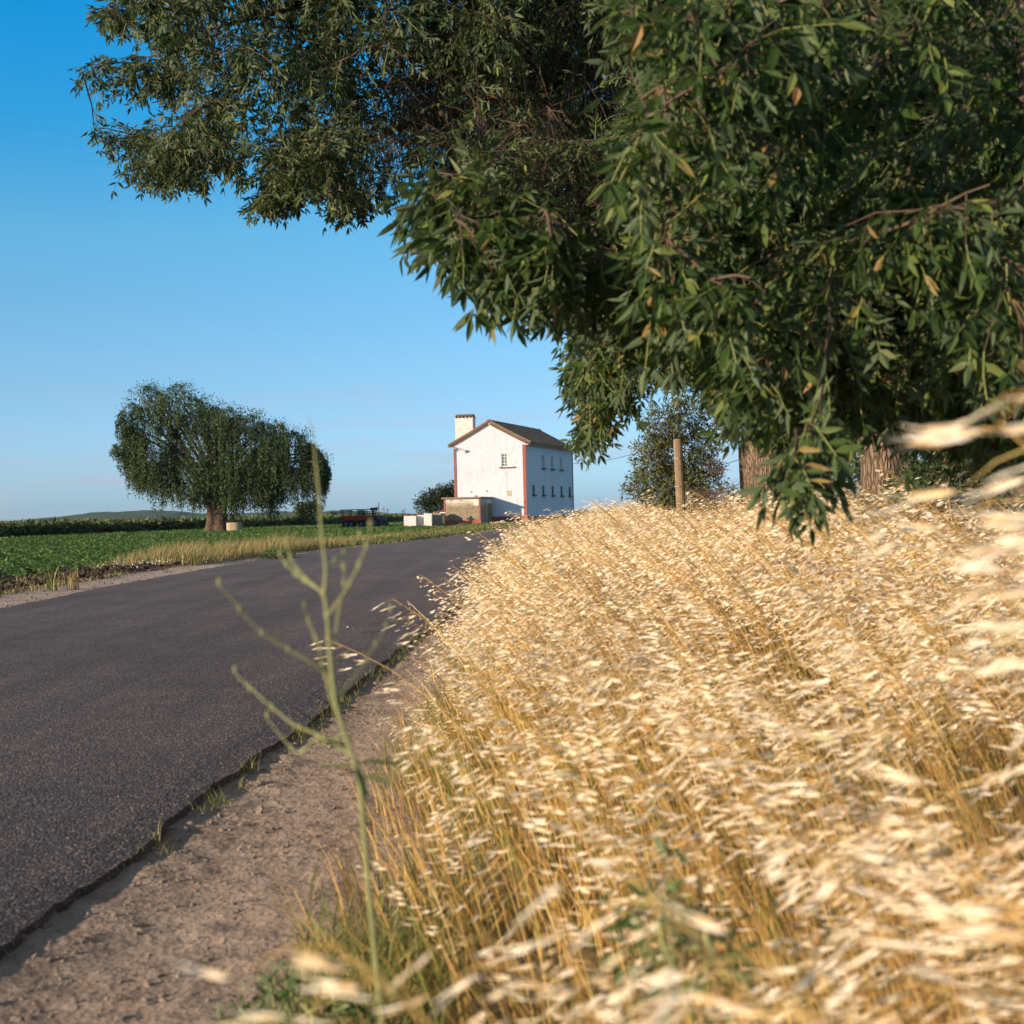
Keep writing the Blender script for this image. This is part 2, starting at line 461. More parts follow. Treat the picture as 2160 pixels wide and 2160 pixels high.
def resample(P, n):
    # Catmull-Rom, evenly spaced in parameter with density following the points
    P = np.vstack([2 * P[0] - P[1], P, 2 * P[-1] - P[-2]])
    m = len(P) - 3
    u = np.linspace(0, m - 1e-6, n); i = u.astype(int); t = (u - i)[:, None]
    p0, p1, p2, p3 = P[i], P[i + 1], P[i + 2], P[i + 3]
    return .5 * ((2 * p1) + (-p0 + p2) * t + (2 * p0 - 5 * p1 + 4 * p2 - p3) * t ** 2 + (-p0 + 3 * p1 - 3 * p2 + p3) * t ** 3)


def xr_at(y): return np.interp(y, RE[:, 1], RE[:, 0])
def xl_at(y): return np.interp(y, LE[:, 1], LE[:, 0])


def verge_z(x, y):
    """soil to the right of the asphalt"""
    e = np.asarray(x) - xr_at(y)
    z = Bz(y) - .042 + .018 * sstep(0, .9, e) + .18 * sstep(1.7, 4.6, e)
    z = z + .03 * (fbm(np.asarray(x) * 2.2, np.asarray(y) * 2.2, 4) - .5) * sstep(-.1, .3, e)
    z = z + .022 * (fbm(np.asarray(x) * 11, np.asarray(y) * 11, 4) - .5)
    # a worn wheel rut along the edge
    z = z - .010 * np.exp(-((e - .35) / .18) ** 2)
    return z


# far ground out to the horizon
ys = np.concatenate([np.linspace(-40, 130, 60), np.geomspace(140, 8900, 40)])
xs = np.concatenate([-np.geomspace(9000, 40, 30), np.linspace(-30, 30, 30), np.geomspace(40, 9000, 30)])
X, Y = np.meshgrid(xs, ys)
grid_obj('ground', X, Y, Bz(Y) - .2, M['ground'])

# asphalt road with a ragged broken edge and a real thickness
n = 900
RL = resample(LE, n); RR = resample(RE, n)
t = np.linspace(0, 1, 41)[None, :]
ragL = .10 * (fbm(RL[:, 1] * 1.5, RL[:, 0] * 0 + 3, 4) - .5) * 2
ragR = .04 * (fbm(RR[:, 1] * 1.9, RR[:, 0] * 0 + 8, 5) - .5) * 2 + .03 * (fbm(RR[:, 1] * 9, RR[:, 0] * 0 + 5, 3) - .5)
a = RL.copy(); a[:, 0] += ragL; b_ = RR.copy(); b_[:, 0] += ragR
X = a[:, 0:1] * (1 - t) + b_[:, 0:1] * t; Y = a[:, 1:2] * (1 - t) + b_[:, 1:2] * t
Z = Bz(Y) + .03 * (1 - (2 * t - 1) ** 2) + .012 * (fbm(X * .5, Y * .5, 3) - .5)
Z[:, -1] -= .012; Z[:, 0] -= .012
dn = np.full((n, 1), .16)
X = np.hstack([X[:, :1] - .06, X, X[:, -1:] + .05]); Y = np.hstack([Y[:, :1], Y, Y[:, -1:]]); Z = np.hstack([Z[:, :1] - dn, Z, Z[:, -1:] - dn])
grid_obj('road', X, Y, Z, M['asphalt'], smooth=False)

# right-hand verge and bank: fine near the asphalt and near the camera
yy = np.concatenate([np.linspace(-8, 1.8, 30), np.linspace(1.9, 9, 520), np.linspace(9.05, 22, 360), np.linspace(22.3, 112, 160)])
off = np.concatenate([np.linspace(-.35, 1.7, 110), np.linspace(1.8, 6, 40), np.linspace(7, 60, 12)])
X = xr_at(yy)[:, None] + off[None, :]; Y = np.repeat(yy[:, None], len(off), 1)
Z = verge_z(X, Y)
fade = (off > .9)
vo = grid_obj('verge', X, Y, Z, M['verge'])
vo.data.materials.append(M['bank'])
nr, nc = X.shape
fx = .5 * (off[:-1] + off[1:])
lim = 1.25 + .5 * (fbm(yy[:-1] * .9, yy[:-1] * 0 + 4, 4) - .5)
mi = (fx[None, :] > lim[:, None]).astype(np.int32)
vo.data.polygons.foreach_set('material_index', mi.ravel())

# left-hand verge: pink gravel strip, then dark clods
yy = np.concatenate([np.linspace(8, 45, 260), np.linspace(45.4, 104, 200)])
off = np.linspace(-.3, 4.2, 70)
X = xl_at(yy)[:, None] - off[None, :]; Y = np.repeat(yy[:, None], len(off), 1)
Z = Bz(Y) - .055 + .03 * (fbm(X * 5, Y * 5, 4) - .5) + .16 * np.maximum(0, fbm(X * 3.2, Y * 3.2, 3) - .42) * sstep(1.5, 2.1, off)[None, :] * (1 - sstep(3.6, 4.2, off))[None, :]
lv = grid_obj('roadside', X[:, ::-1], Y[:, ::-1], Z[:, ::-1], M['gravelly'])
lv.data.materials.append(M['clod'])
fx = .5 * (off[:-1] + off[1:])[::-1]
lim = 1.55 + .6 * (fbm(yy[:-1] * .7, yy[:-1] * 0 + 7, 4) - .5)
lv.data.polygons.foreach_set('material_index', (fx[None, :] > lim[:, None]).astype(np.int32).ravel())

# the green field: from the verge out to the cane edge
HL = np.array([(-75, 40), (-38, 110), (-35, 137), (-31, 150), (-27, 200), (-24, 300), (-30, 430)], float)
yy = np.concatenate([np.linspace(10, 130, 120), np.linspace(132, 420, 40)])
fl = np.interp(yy, HL[:, 1], HL[:, 0], left=-75) - 1.5
fr = np.where(yy < 100, xl_at(yy) - 3.7, np.interp(yy, [100, 112, 135, 420], [-3.9, -7, -4, 60]))
t = np.linspace(0, 1, 60)[None, :]
X = fl[:, None] * (1 - t) + fr[:, None] * t; Y = np.repeat(yy[:, None], 60, 1)
grid_obj('field', X, Y, Bz(Y) - .05 + .05 * (fbm(X * .7, Y * .7, 3) - .5), M['field'])

# hills on the left horizon
hp = [(-900, 10), (-300, 8), (-100, 7), (0, 8), (60, 9), (130, 13), (190, 17), (220, 20), (260, 21), (322, 21), (380, 18), (430, 14), (500, 13), (600, 14), (690, 12), (725, 15), (760, 9), (850, 5), (1000, 4), (1250, 4), (2200, 3), (3500, 3)]
D = 3600.0
xs = np.linspace(-2800, 3200, 700); ys = np.linspace(2700, 4700, 26)
X, Y = np.meshgrid(xs, ys)
pr = np.interp(xs, [(p[0] - 1080) / F * D for p in hp], [p[1] * 1.15 / F * D for p in hp])
shape = np.exp(-((Y - D) / 420) ** 2)
Z = pr[None, :] * shape + 1.0 + 10 * (fbm(X * .03, Y * .006, 5) - .45) * np.clip(shape * 2, 0, 1) - 3 * (1 - shape)
Z = np.where(shape < .05, -4, Z)
M['hill'] = m_dirt('hill_woods', (.012, .026, .012), (.024, .045, .018), (.07, .075, .04), .01, .4)
grid_obj('hills', X, Y, Z, M['hill'])

# ------------------------------------------------------------------ the house
HG = .27
WD, LN, HE = 6.2, 16.2, 6.68
RISE = 1.78
house = empty('white_house', (1.24, 120.0, HG), -R_(16))
tag(house, 'two storey white house with red corners and tiled gable roof beside the road bend', 'house')


def wall_panel(b, O, U, N, w, h, holes, depth=.16, mi=0):
    """wall in the plane O + u*U + z*Z with openings (u0,u1,z0,z1) and their reveals"""
    us = sorted({0, w, *[q for o in holes for q in o[:2]]}); zs = sorted({0, h, *[q for o in holes for q in o[2:]]})
    P = lambda u, z, d=0: (O[0] + U[0] * u - N[0] * d, O[1] + U[1] * u - N[1] * d, O[2] + z)
    for i in range(len(us) - 1):
        for j in range(len(zs) - 1):
            cu, cz = (us[i] + us[i + 1]) / 2, (zs[j] + zs[j + 1]) / 2
            if any(o[0] < cu < o[1] and o[2] < cz < o[3] for o in holes): continue
            b.add([P(us[i], zs[j]), P(us[i + 1], zs[j]), P(us[i + 1], zs[j + 1]), P(us[i], zs[j + 1])], [(0, 1, 2, 3)], mi)
    for u0, u1, z0, z1 in holes:
        for (ua, za, ub, zb) in ((u0, z0, u1, z0), (u1, z0, u1, z1), (u1, z1, u0, z1), (u0, z1, u0, z0)):
            b.add([P(ua, za), P(ua, za, depth), P(ub, zb, depth), P(ub, zb)], [(0, 1, 2, 3)], mi)


b = Big()
gw = (-2.08, -1.12, 4.80, 5.90)
wall_panel(b, (-WD, 0, 0), (1, 0), (0, -1), WD, HE, [(WD + gw[0], WD + gw[1], gw[2], gw[3])])
side_up = [5.5, 8.6, 11.8]; side_lo = [2.2, 5.4, 8.6, 11.8, 14.9]
sh = [(s - .46, s + .46, 4.78, 5.9) for s in side_up] + [(s - .36, s + .36, 2.46, 3.26) for s in side_lo]
wall_panel(b, (0, 0, 0), (0, 1), (1, 0), LN, HE, sh)
wall_panel(b, (0, LN, 0), (-1, 0), (0, 1), WD, HE, [])
wall_panel(b, (-WD, LN, 0), (0, -1), (-1, 0), LN, HE, [])
for y in (0, LN):
    b.add([(-WD, y, HE), (0, y, HE), (-WD / 2, y, HE + RISE)], [(0, 1, 2)] if y == 0 else [(2, 1, 0)])
wall = b.build('wall', M['white'], house)

b = Big()   # plinth
b.box((-WD / 2, -.02, .36), (WD + .08, .05, .72)); b.box((.022, LN / 2 + .005, .36), (.05, LN + .01, .72))
b.box((-WD - .022, LN / 2 + .005, .36), (.05, LN + .01, .72))
b.build('plinth', M['red'], house, bevel=.01)
for (x, w) in ((-.125, .27), (-WD + .09, .20)):
    b = Big(); b.box((x, -.028, .72 + (HE - .80) / 2), (w, .06, HE - .86)); b.build('corner_trim', M['red'], house)
b = Big(); b.box((.026, LN - .09, .72 + (HE - .80) / 2), (.055, .18, HE - .86)); b.build('corner_trim', M['red'], house)

# roof: two slopes that flare out at the eaves
b = Big()
xm = -WD / 2
prof = [(0, RISE + .16), (1.2, RISE * .63 + .16), (2.3, RISE * .30 + .15), (3.1, RISE * .085 + .12), (3.55, .06)]
y0, y1 = -.22, LN + .22
for s in (1, -1):
    for i in range(len(prof) - 1):
        (d0, h0), (d1, h1) = prof[i], prof[i + 1]
        V = [(xm + s * d0, y0, HE + h0), (xm + s * d1, y0, HE + h1), (xm + s * d1, y1, HE + h1), (xm + s * d0, y1, HE + h0)]
        Vb = [(x, y, z - .13) for x, y, z in V]
        fs = [(0, 1, 2, 3), (7, 6, 5, 4), (0, 4, 5, 1), (3, 2, 6, 7)]
        if i == len(prof) - 2: fs.append((1, 5, 6, 2))
        if s < 0: fs = [f[::-1] for f in fs]
        b.add(V + Vb, fs)
    # rolls of the roof tiles
    for yk in np.arange(y0 + .1, y1, .46):
        b.tube([(xm + s * d, yk, HE + h + .02) for d, h in prof], .075, 5)
roof = b.build('roof', M['roof'], house)
b = Big(); b.tube([(xm, y, HE + RISE + .16) for y in np.linspace(y0, y1, 30)], [.12 + .02 * (i % 2) for i in range(30)], 8, cap=True)
b.build('ridge_tiles', M['roof'], roof)
b = Big()   # tile ends along the sloping gable edge
for s in (1, -1):
    for i in np.linspace(.15, 3.45, 24):
        h = np.interp(i, [p[0] for p in prof], [p[1] for p in prof])
        b.box((xm + s * i, y0 + .07, HE + h - .21), (.085, .12, .10), 0)
b.build('eave_tiles', M['roof'], roof)
b = Big()   # pale cornice strip under the tiles
for s in (1, -1):
    pts = [(xm + s * d, HE + h - .30) for d, h in prof[:-1]]
    for (xa, za), (xb, zb) in zip(pts[:-1], pts[1:]):
        V = [(xa, -.1, za), (xb, -.1, zb), (xb, -.1, zb + .16), (xa, -.1, za + .16), (xa, .0, za), (xb, .0, zb), (xb, .0, zb + .16), (xa, .0, za + .16)]
        b.add(V, [(0, 1, 2, 3), (4, 5, 1, 0), (3, 2, 6, 7)])
b.box((.13, LN / 2, HE - .09), (.24, LN + .1, .12)); b.box((-WD - .13, LN / 2, HE - .09), (.24, LN + .1, .12))
b.build('cornice', M['cream'], house)

# wide chimney at the left wall with a row of arched tiles on top
b = Big()
cx0, cx1, cy0, cy1, cz1 = -WD - .62, -WD + .95, 2.4, 3.2, 9.05
b.box(((cx0 + cx1) / 2, (cy0 + cy1) / 2, (HE - 1.2 + cz1) / 2), (cx1 - cx0, cy1 - cy0, cz1 - HE + 1.2))
b.box(((cx0 + cx1) / 2, (cy0 + cy1) / 2, cz1 + .03), (cx1 - cx0 + .08, cy1 - cy0 + .08, .08))
chim = b.build('chimney', M['chim'], house, bevel=.02)
b = Big()
for i in range(5):
    x = cx0 + .14 + i * (cx1 - cx0 - .28) / 4
    th = np.linspace(0, math.pi, 9)
    for (q0, q1) in ((cy0 - .02, cy1 + .02),):
        Vo = [(x + .145 * math.cos(a), q0, cz1 + .07 + .34 * math.sin(a)) for a in th] + [(x + .145 * math.cos(a), q1, cz1 + .07 + .34 * math.sin(a)) for a in th]
        Vi = [(x + .085 * math.cos(a), q0, cz1 + .07 + .25 * math.sin(a)) for a in th] + [(x + .085 * math.cos(a), q1, cz1 + .07 + .25 * math.sin(a)) for a in th]
        fs = []
        for k in range(8):
            fs += [(k, k + 1, 9 + k + 1, 9 + k), (18 + k, 27 + k, 27 + k + 1, 18 + k + 1), (k, 18 + k, 18 + k + 1, k + 1)]
        b.add(Vo + Vi, fs)
b.build('chimney_tiles', M['roof'], chim)


def window(b_axis, u, z0, z1, w, kind):
    """a window set back in its opening; local frame of the house; b_axis 'g' gable or 's' side"""
    fr = Big(); gl = Big(); si = Big()
    def P(c, s):
        uu, d, z = c; a, t_, h = s
        return ((uu, d, z), (a, t_, h)) if b_axis == 'g' else ((-d, uu, z), (t_, a, h))
    def add(B, c, s): q = P(c, s); B.box(q[0], q[1])
    h = z1 - z0; zc = (z0 + z1) / 2; fw = .055
    dz = .10
    add(fr, (u - w / 2 + fw / 2, dz, zc), (fw, .06, h)); add(fr, (u + w / 2 - fw / 2, dz, zc), (fw, .06, h))
    add(fr, (u, dz, z1 - fw / 2), (w - 2 * fw, .06, fw)); add(fr, (u, dz, z0 + fw / 2), (w - 2 * fw, .06, fw))
    add(fr, (u, dz - .004, zc), (.07, .06, h - 2 * fw))
    if kind == 'grid':
        for k in (1, 2, 3): add(fr, (u - w / 4, dz + .002, z0 + h * k / 4), (w / 2 - .1, .045, .028))
        add(fr, (u - w / 4 - .01, dz + .003, zc), (.026, .045, h - 2 * fw))
    f = fr.build('window', M['frame'], house)
    add(gl, (u, dz + .03, zc), (w - .1, .02, h - .1)); gl.build('pane', M['glass'], f)
    if kind == 'grid':
        c = Big(); add(c, (u + w / 4 - .01, dz - .02, zc), (w / 2 - .11, .03, h - .12)); c.build('shutter', M['paper'], f)
    if kind == 'bars':
        c = Big()
        for k in range(5): q = P((u - w / 2 + w * (k + .5) / 5, .0, zc), (.02, .02, h)); c.box(q[0], q[1])
        for k in range(4): q = P((u, .001, z0 + h * (k + .5) / 4), (w, .016, .02)); c.box(q[0], q[1])
        c.build('grille', M['dark'], f)
    add(si, (u, -.04, z0 - .06), (w + .34, .24, .11)); si.build('sill', M['red'] if b_axis == 'g' else M['sill'], f)


window('g', -1.6, 4.80, 5.90, .96, 'grid')
for s in side_up: window('s', s, 4.78, 5.9, .92, 'plain')
for s in side_lo: window('s', s, 2.46, 3.26, .72, 'bars')

b = Big()   # lamp arm under the left eave
b.tube([(-5.95, 0, 6.42), (-5.9, -.35, 6.5), (-5.75, -.75, 6.42)], .025, 6); b.tube([(-5.95, 0, 6.15), (-5.9, -.4, 6.45)], .018, 5)
arm = b.build('lamp_bracket', M['steel'], house)
b = Big(); b.tube([(-5.72, -.8, 6.48), (-5.70, -.85, 6.40), (-5.68, -.9, 6.30)], [.05, .17, .2], 10, cap=True); b.build('lamp_shade', M['steel'], arm)
b = Big(); b.box((-1.5, -.012, 2.6), (.40, .02, .46)); b.box((-1.5, -.026, 2.42), (.30, .012, .08)); b.build('wall_poster', M['poster'], house)
b = Big(); b.box((-4.75, -.02, 2.78), (.16, .03, .10)); b.build('wall_vent', M['slab'], house)
b = Big(); b.box((-3.4, -.02, 2.84), (.13, .03, .12)); b.build('wall_vent', M['slab'], house)
b = Big(); b.box((-.12, -.07, 1.85), (.09, .03, .14)); b.build('house_number', M['dark'], house)

# flat roofed annex against the gable wall
AX0, AX1, AY, AH = -6.1, -3.02, -3.2, 2.23
b = Big()
wall_panel(b, (AX0, AY, 0), (1, 0), (0, -1), AX1 - AX0, AH, [])
wall_panel(b, (AX1, AY, 0), (0, 1), (1, 0), -AY, AH, [])
wall_panel(b, (AX0, 0, 0), (0, -1), (-1, 0), -AY, AH, [])
annex = b.build('annex', M['annex'], house)
b = Big(); b.box(((AX0 + AX1) / 2, AY / 2 - .13, AH + .055), (AX1 - AX0 + .3, -AY + .25, .12))
b.box((-3.75, -1.9, AH + .18), (.16, .16, .14))
b.build('flat_roof', M['slab'], annex, bevel=.015)
b = Big(); b.box(((AX0 + AX1) / 2, AY - .015, .24), (AX1 - AX0 + .06, .04, .48)); b.build('annex_plinth', M['red'], annex)
b = Big(); b.box((AX1 - .05, AY - .02, .48 + (AH - .5) / 2), (.14, .045, AH - .5)); b.build('annex_corner', M['red'], annex)
b = Big(); b.box((AX0 + .05, AY - .02, .48 + (AH - .5) / 2), (.12, .045, AH - .5)); b.build('annex_corner', M['red'], annex)
b = Big(); b.box((-3.33, AY - .01, 1.84), (.40, .02, .36)); b.build('notice', M['paper'], annex)
for x in (-5.45, -4.62):
    b = Big(); b.box((x, AY - .006, 2.08), (.24, .03, .05)); b.build('vent_slot', M['dark'], annex)
b = Big(); b.box((AX1 + .05, -1.6, 1.85), (.10, .26, .36)); b.tube([(AX1 + .03, -1.6, 1.7), (AX1 + .03, -1.6, 1.0)], .02, 6)
b.build('meter_box', M['steel'], annex)
b = Big(); b.box((AX1 + .03, -.55, .95), (.05, .8, 1.7)); b.build('annex_door', M['wood'], annex)


def hw(x, y, z=0):
    """house-local to world"""
    a = -R_(16); c, s = math.cos(a), math.sin(a)
    return np.array([1.24 + c * x - s * y, 120 + s * x + c * y, HG + z])


# white hose looping out of the ground by the house's far corner
b = Big()
hp_ = [at(1187, 1066, 121), at(1197, 1069, 121.5), at(1210, 1077, 122), at(1222, 1085, 122.5), at(1230, 1090, 123)]
hp_.append(Vector((hp_[-1].x + .1, 123, HG - .05)))
b.tube(hp_, .03, 6)
tag(b.build('hose', M['frame']), 'thin white hose arching down beside the far corner of the white house', 'hose')

# rubble in front of the house
for i, (px, py, r) in enumerate([(1050, 1096, .34), (1056, 1103, .28), (1066, 1103, .30), (1072, 1101, .24), (1060, 1092, .22)]):
    p = at(px, py, 117.2); b = Big()
    th = np.linspace(0, 2 * math.pi, 9)[:-1]
    V = []
    for lv_, rr in ((-.5, .9), (.1, 1.0), (.55, .7), (.75, .25)):
        for k, a in enumerate(th):
            q = rr * r * (1 + .3 * (RNG.random() - .5)); V.append((q * math.cos(a) * 1.25, q * math.sin(a), lv_ * r * .8 + .05 * r * RNG.random()))
    fs = []
    for l in range(3):
        for k in range(8): fs.append((l * 8 + k, l * 8 + (k + 1) % 8, l * 8 + 8 + (k + 1) % 8, l * 8 + 8 + k))
    fs.append(tuple(range(24, 32)))
    b.add(V, fs); o = b.build('stone', M['stone']); o.location = (p.x, p.y, HG + r * .3 + (.2 if i == 4 else 0))
    tag(o, ['pale rubble stone nearest the annex door', 'low rubble stone in front of the leftmost rubble', 'middle rubble stone by the gable wall', 'rubble stone at the right end of the small heap', 'small rubble stone on top of the heap'][i], 'stone', 'rubble stones in front of the house')

# ------------------------------------------------------------------ stacks of white trays left of the annex
def tray_stack(x0, x1, Y, h, label, mat, soil=True, lean=0.0):
    g = Bz(Y)
    t = empty('tray_stack', ((x0 + x1) / 2, Y, g - .02)); tag(t, label, 'tray stack', 'stacked white trays beside the annex')
    w = x1 - x0
    p = Big()
    for yy_ in (-.4, 0, .4): p.box((0, yy_, .04), (w, .09, .08))
    for k in range(5): p.box((-w / 2 + .06 + (w - .12) * k / 4, 0, .10), (.11, .95, .025))
    p.build('pallet', M['wood'], t)
    nl = max(6, int(h / .085)); b = Big(); dz = (h - .12) / nl
    for k in range(nl):
        ox = .018 * (RNG.random() - .5) + lean * k / nl
        b.box((ox, .015 * (RNG.random() - .5), .115 + dz * (k + .5)), (w * (.985 + .02 * RNG.random()), .95, dz * .93))
    b.build('trays', mat, t, bevel=.008)
    if soil:
        c = Big()
        for k in range(10):
            r = .07 + .09 * RNG.random()
            c.box((w * (.84 * RNG.random() - .42), .7 * (RNG.random() - .5), h + r * .35 - .01), (r * 2.4, r * 2, r), 0, RNG.random() * 3, .6)
        c.build('soil_heap', M['soil'], t, bevel=.02)


m = lambda px, Y: (px - 1080) / F * Y
tray_stack(m(852.5, 116), m(878, 116), 116, .94, 'stack of white trays farthest left, seedling soil on top', M['foam'])
tray_stack(m(881, 116.6), m(893.5, 116.6), 116.6, 1.0, 'narrow white tray stack between the leftmost stack and a clean white one', M['foam'])
tray_stack(m(894.3, 116.2), m(911, 116.2), 116.2, 1.10, 'tallest clean white tray stack just left of the brown one', M['foam'], False)
tray_stack(m(913, 117.4), m(930, 117.4), 117.4, 1.12, 'shaded brown tray stack nearest the annex', M['foamshade'])

# a stand with a red cap beside the annex
t = empty('pump_stand', (m(934, 116.4), 116.4, HG - .02)); tag(t, 'dark stand with white tray and red cap at the left corner of the annex', 'pump stand')
for dx in (-.12, .12):
    b = Big(); b.box((dx, 0, .55), (.07, .09, 1.1)); b.build('leg', M['dark'], t)
b = Big(); b.box((0, 0, 1.14), (.46, .4, .07)); b.build('tray', M['frame'], t)
b = Big(); b.tube([(0, 0, 1.18), (0, 0, 1.3), (0, 0, 1.38)], [.11, .10, .05], 10, cap=True); b.build('cap', M['redmet'], t)

# ------------------------------------------------------------------ red farm trailer and the little tractor behind it
TY = 126.0
tz = Bz(TY) - .03
tr = empty('farm_trailer', (m(756, TY), TY, tz)); tag(tr, 'red farm trailer with dark rails parked on the green field', 'trailer')
Lx = m(783, TY) - m(714, TY)
b = Big(); b.box((0, 0, .80), (Lx, 1.7, .16)); b.box((0, -.84, .98), (Lx + .04, .05, .22)); b.box((0, .84, .98), (Lx + .04, .05, .22)); b.box((-Lx / 2, 0, .98), (.05, 1.63, .22)); b.box((0, -.5, .66), (Lx * .8, .1, .14)); b.box((0, .5, .66), (Lx * .8, .1, .14))
b.build('bed', M['redmet'], tr, bevel=.01)
b = Big()
for y in (-.84, .84):
    for z in (1.24, 1.42, 1.60): b.box((0, y, z), (Lx, .045, .06))
    for x in np.linspace(-Lx / 2, Lx / 2, 5): b.box((x, y, 1.35), (.06, .055, .56))
for z in (1.24, 1.42, 1.60): b.box((-Lx / 2, 0, z), (.045, 1.6, .06))
b.build('side_rails', M['dark'], tr)


def wheel(parent, x, y, r, w):
    b = Big(); b.tube([(x, y - w / 2, r), (x, y - w / 2 + .03, r), (x, y + w / 2 - .03, r), (x, y + w / 2, r)], [r * .9, r, r, r * .9], 20, cap=True)
    wh = b.build('wheel', M['rubber'], parent)
    c = Big(); c.cyl((x, y - w / 2 - .015, r), (x, y + w / 2 + .015, r), r * .5, 14); c.build('rim', M['bluemet'], wh)


for x in (-Lx * .36, -Lx * .20, Lx * .12, Lx * .28):
    for y in (-.72, .72): wheel(tr, x, y, .34, .24)
tx = m(797, TY)
tc_ = empty('tractor', (tx, TY - .2, tz)); tag(tc_, 'small dark blue tractor at the right end of the red trailer', 'tractor')
b = Big(); b.box((.05, 0, .75), (.75, .62, .42)); b.box((.45, 0, .82), (.55, .5, .5), 0, 0, .85); b.build('body', M['bluemet'], tc_, bevel=.04)
b = Big(); b.box((-.2, 0, 1.0), (.42, .4, .1)); b.box((-.38, 0, 1.2), (.08, .4, .4)); b.build('seat', M['dark'], tc_, bevel=.02)
b = Big()
for y in (-.36, .36): b.tube([(-.42, y, .8), (-.42, y, 1.5), (-.40, y, 1.72)], .03, 6)
b.box((-.30, 0, 1.62), (.6, .8, .22)); b.build('roll_bar', M['dark'], tc_)
b = Big(); b.tube([(.1, .2, 1.0), (.1, .2, 2.2)], .028, 6, cap=True); b.build('exhaust', M['dark'], tc_)
for (x, y, r) in ((-.25, -.5, .46), (-.25, .5, .46), (.58, -.42, .28), (.58, .42, .28)): wheel(tc_, x, y, r, .24)

# concrete well ring beside the willow
wy = 116.0
wl = empty('well_ring', (m(494, wy), wy, Bz(wy) - .05)); tag(wl, 'round tan concrete well ring at the foot of the willow', 'well')
th = np.linspace(0, 2 * math.pi, 29)[:-1]
b = Big(); V = []
for (r, z) in ((.62, 0), (.62, .78), (.50, .78), (.50, .2)): V += [(r * math.cos(a), r * math.sin(a), z) for a in th]
fs = [(l * 28 + k, l * 28 + (k + 1) % 28, l * 28 + 28 + (k + 1) % 28, l * 28 + 28 + k) for l in range(3) for k in range(28)]
b.add(V, fs); b.build('ring', M['concrete'], wl)
b = Big(); b.cyl((0, 0, .1), (0, 0, .22), .5, 24); b.build('well_floor', M['dark'], wl)

# ------------------------------------------------------------------ utility poles far behind the trailer
pole_lab = ['dark utility pole just right of the trailer rails', 'pale lattice pole standing left of two thin poles', 'thin utility pole right of the pale lattice pole', 'thin leaning pole left of a taller pole above the tray stacks', 'taller thin pole above the white tray stacks', 'thin pole showing beside the dark tree']
for i, (px, top, bot, Y) in enumerate([(794, 1068, 1102, 300), (809, 1071, 1097, 520), (817.5, 1073, 1097, 420), (848, 1077, 1095, 520), (852.5, 1073, 1095, 480), (879, 1072, 1092, 460)]):
    p = at(px, top, Y); g = .05
    t = empty('utility_pole', (p.x, Y, g)); tag(t, pole_lab[i], 'utility pole', 'utility poles far beyond the field')
    h = p.z - g
    b = Big()
    if i == 1:
        for s in (-1, 1): b.tube([(s * .55, 0, 0), (s * .18, 0, h)], .09, 4, cap=True)
        for k in range(7):
            z0, z1 = h * k / 7, h * (k + 1) / 7; w0, w1 = .55 - .37 * k / 7, .55 - .37 * (k + 1) / 7; s = 1 if k % 2 else -1
            b.tube([(s * w0, 0, z0), (-s * w1, 0, z1)], .05, 4)
        b.build('pole', M['slab'], t)
    else:
        b.tube([(0, 0, 0), (.15 if i == 3 else 0, 0, h)], [.13, .09], 8, cap=True); b.build('pole', M['twig'], t)
    c = Big(); c.box((.1 if i == 3 else 0, 0, h - .35), (.9, .09, .09))
    for s in (-.35, 0, .35): c.cyl((s, 0, h - .3), (s, 0, h - .12), .05, 6)
    c.build('crossarm', M['twig'], t)

# far buildings before the hills
far = [(33, 52, 1105.3, 1109.4, 1500, M['farwhite'], 'white farm building at the far left horizon under the hills', 1),
       (258, 293, 1100, 1103.2, 1700, M['farwhite'], 'long pale shed on the hillside left of the willow', 1),
       (317, 348, 1097.5, 1103.5, 1400, M['farwhite'], 'pale low shed behind the dark cane strip', 0),
       (392, 416, 1096, 1105.5, 900, M['brick'], 'brown brick barn left of the willow trunk', 1),
       (700, 722, 1087, 1093, 1500, M['farwhite'], 'pale shed between the round bush and the red trailer', 0)]
for px0, px1, pt, pb, Y, mt, lab, gab in far:
    p0 = at(px0, pt, Y); p1 = at(px1, pb, Y)
    t = empty('farm_shed', ((p0.x + p1.x) / 2, Y, -.1)); tag(t, lab, 'shed', 'sheds below the hills')
    w = p1.x - p0.x; h = (p0.z + .1) * .8
    b = Big(); b.box((0, 0, h / 2), (w, w * .5, h)); b.build('wall', mt, t)
    b = Big(); V = [(-w * .52, -w * .28, h), (w * .52, -w * .28, h), (w * .52, w * .28, h), (-w * .52, w * .28, h), (-w * .52, 0, h * 1.3), (w * .52, 0, h * 1.3)]
    b.add(V, [(0, 1, 5, 4), (2, 3, 4, 5), (0, 4, 3), (1, 2, 5), (3, 2, 1, 0)]); b.build('roof', M['farwhite'] if mt is M['farwhite'] else M['roof'], t)
    for k in range(3):
        b = Big(); b.box((-w * .3 + w * .3 * k, -w * .25 - .05, h * .4), (w * .1, .1, h * .5)); b.build('door', M['slab'], t)

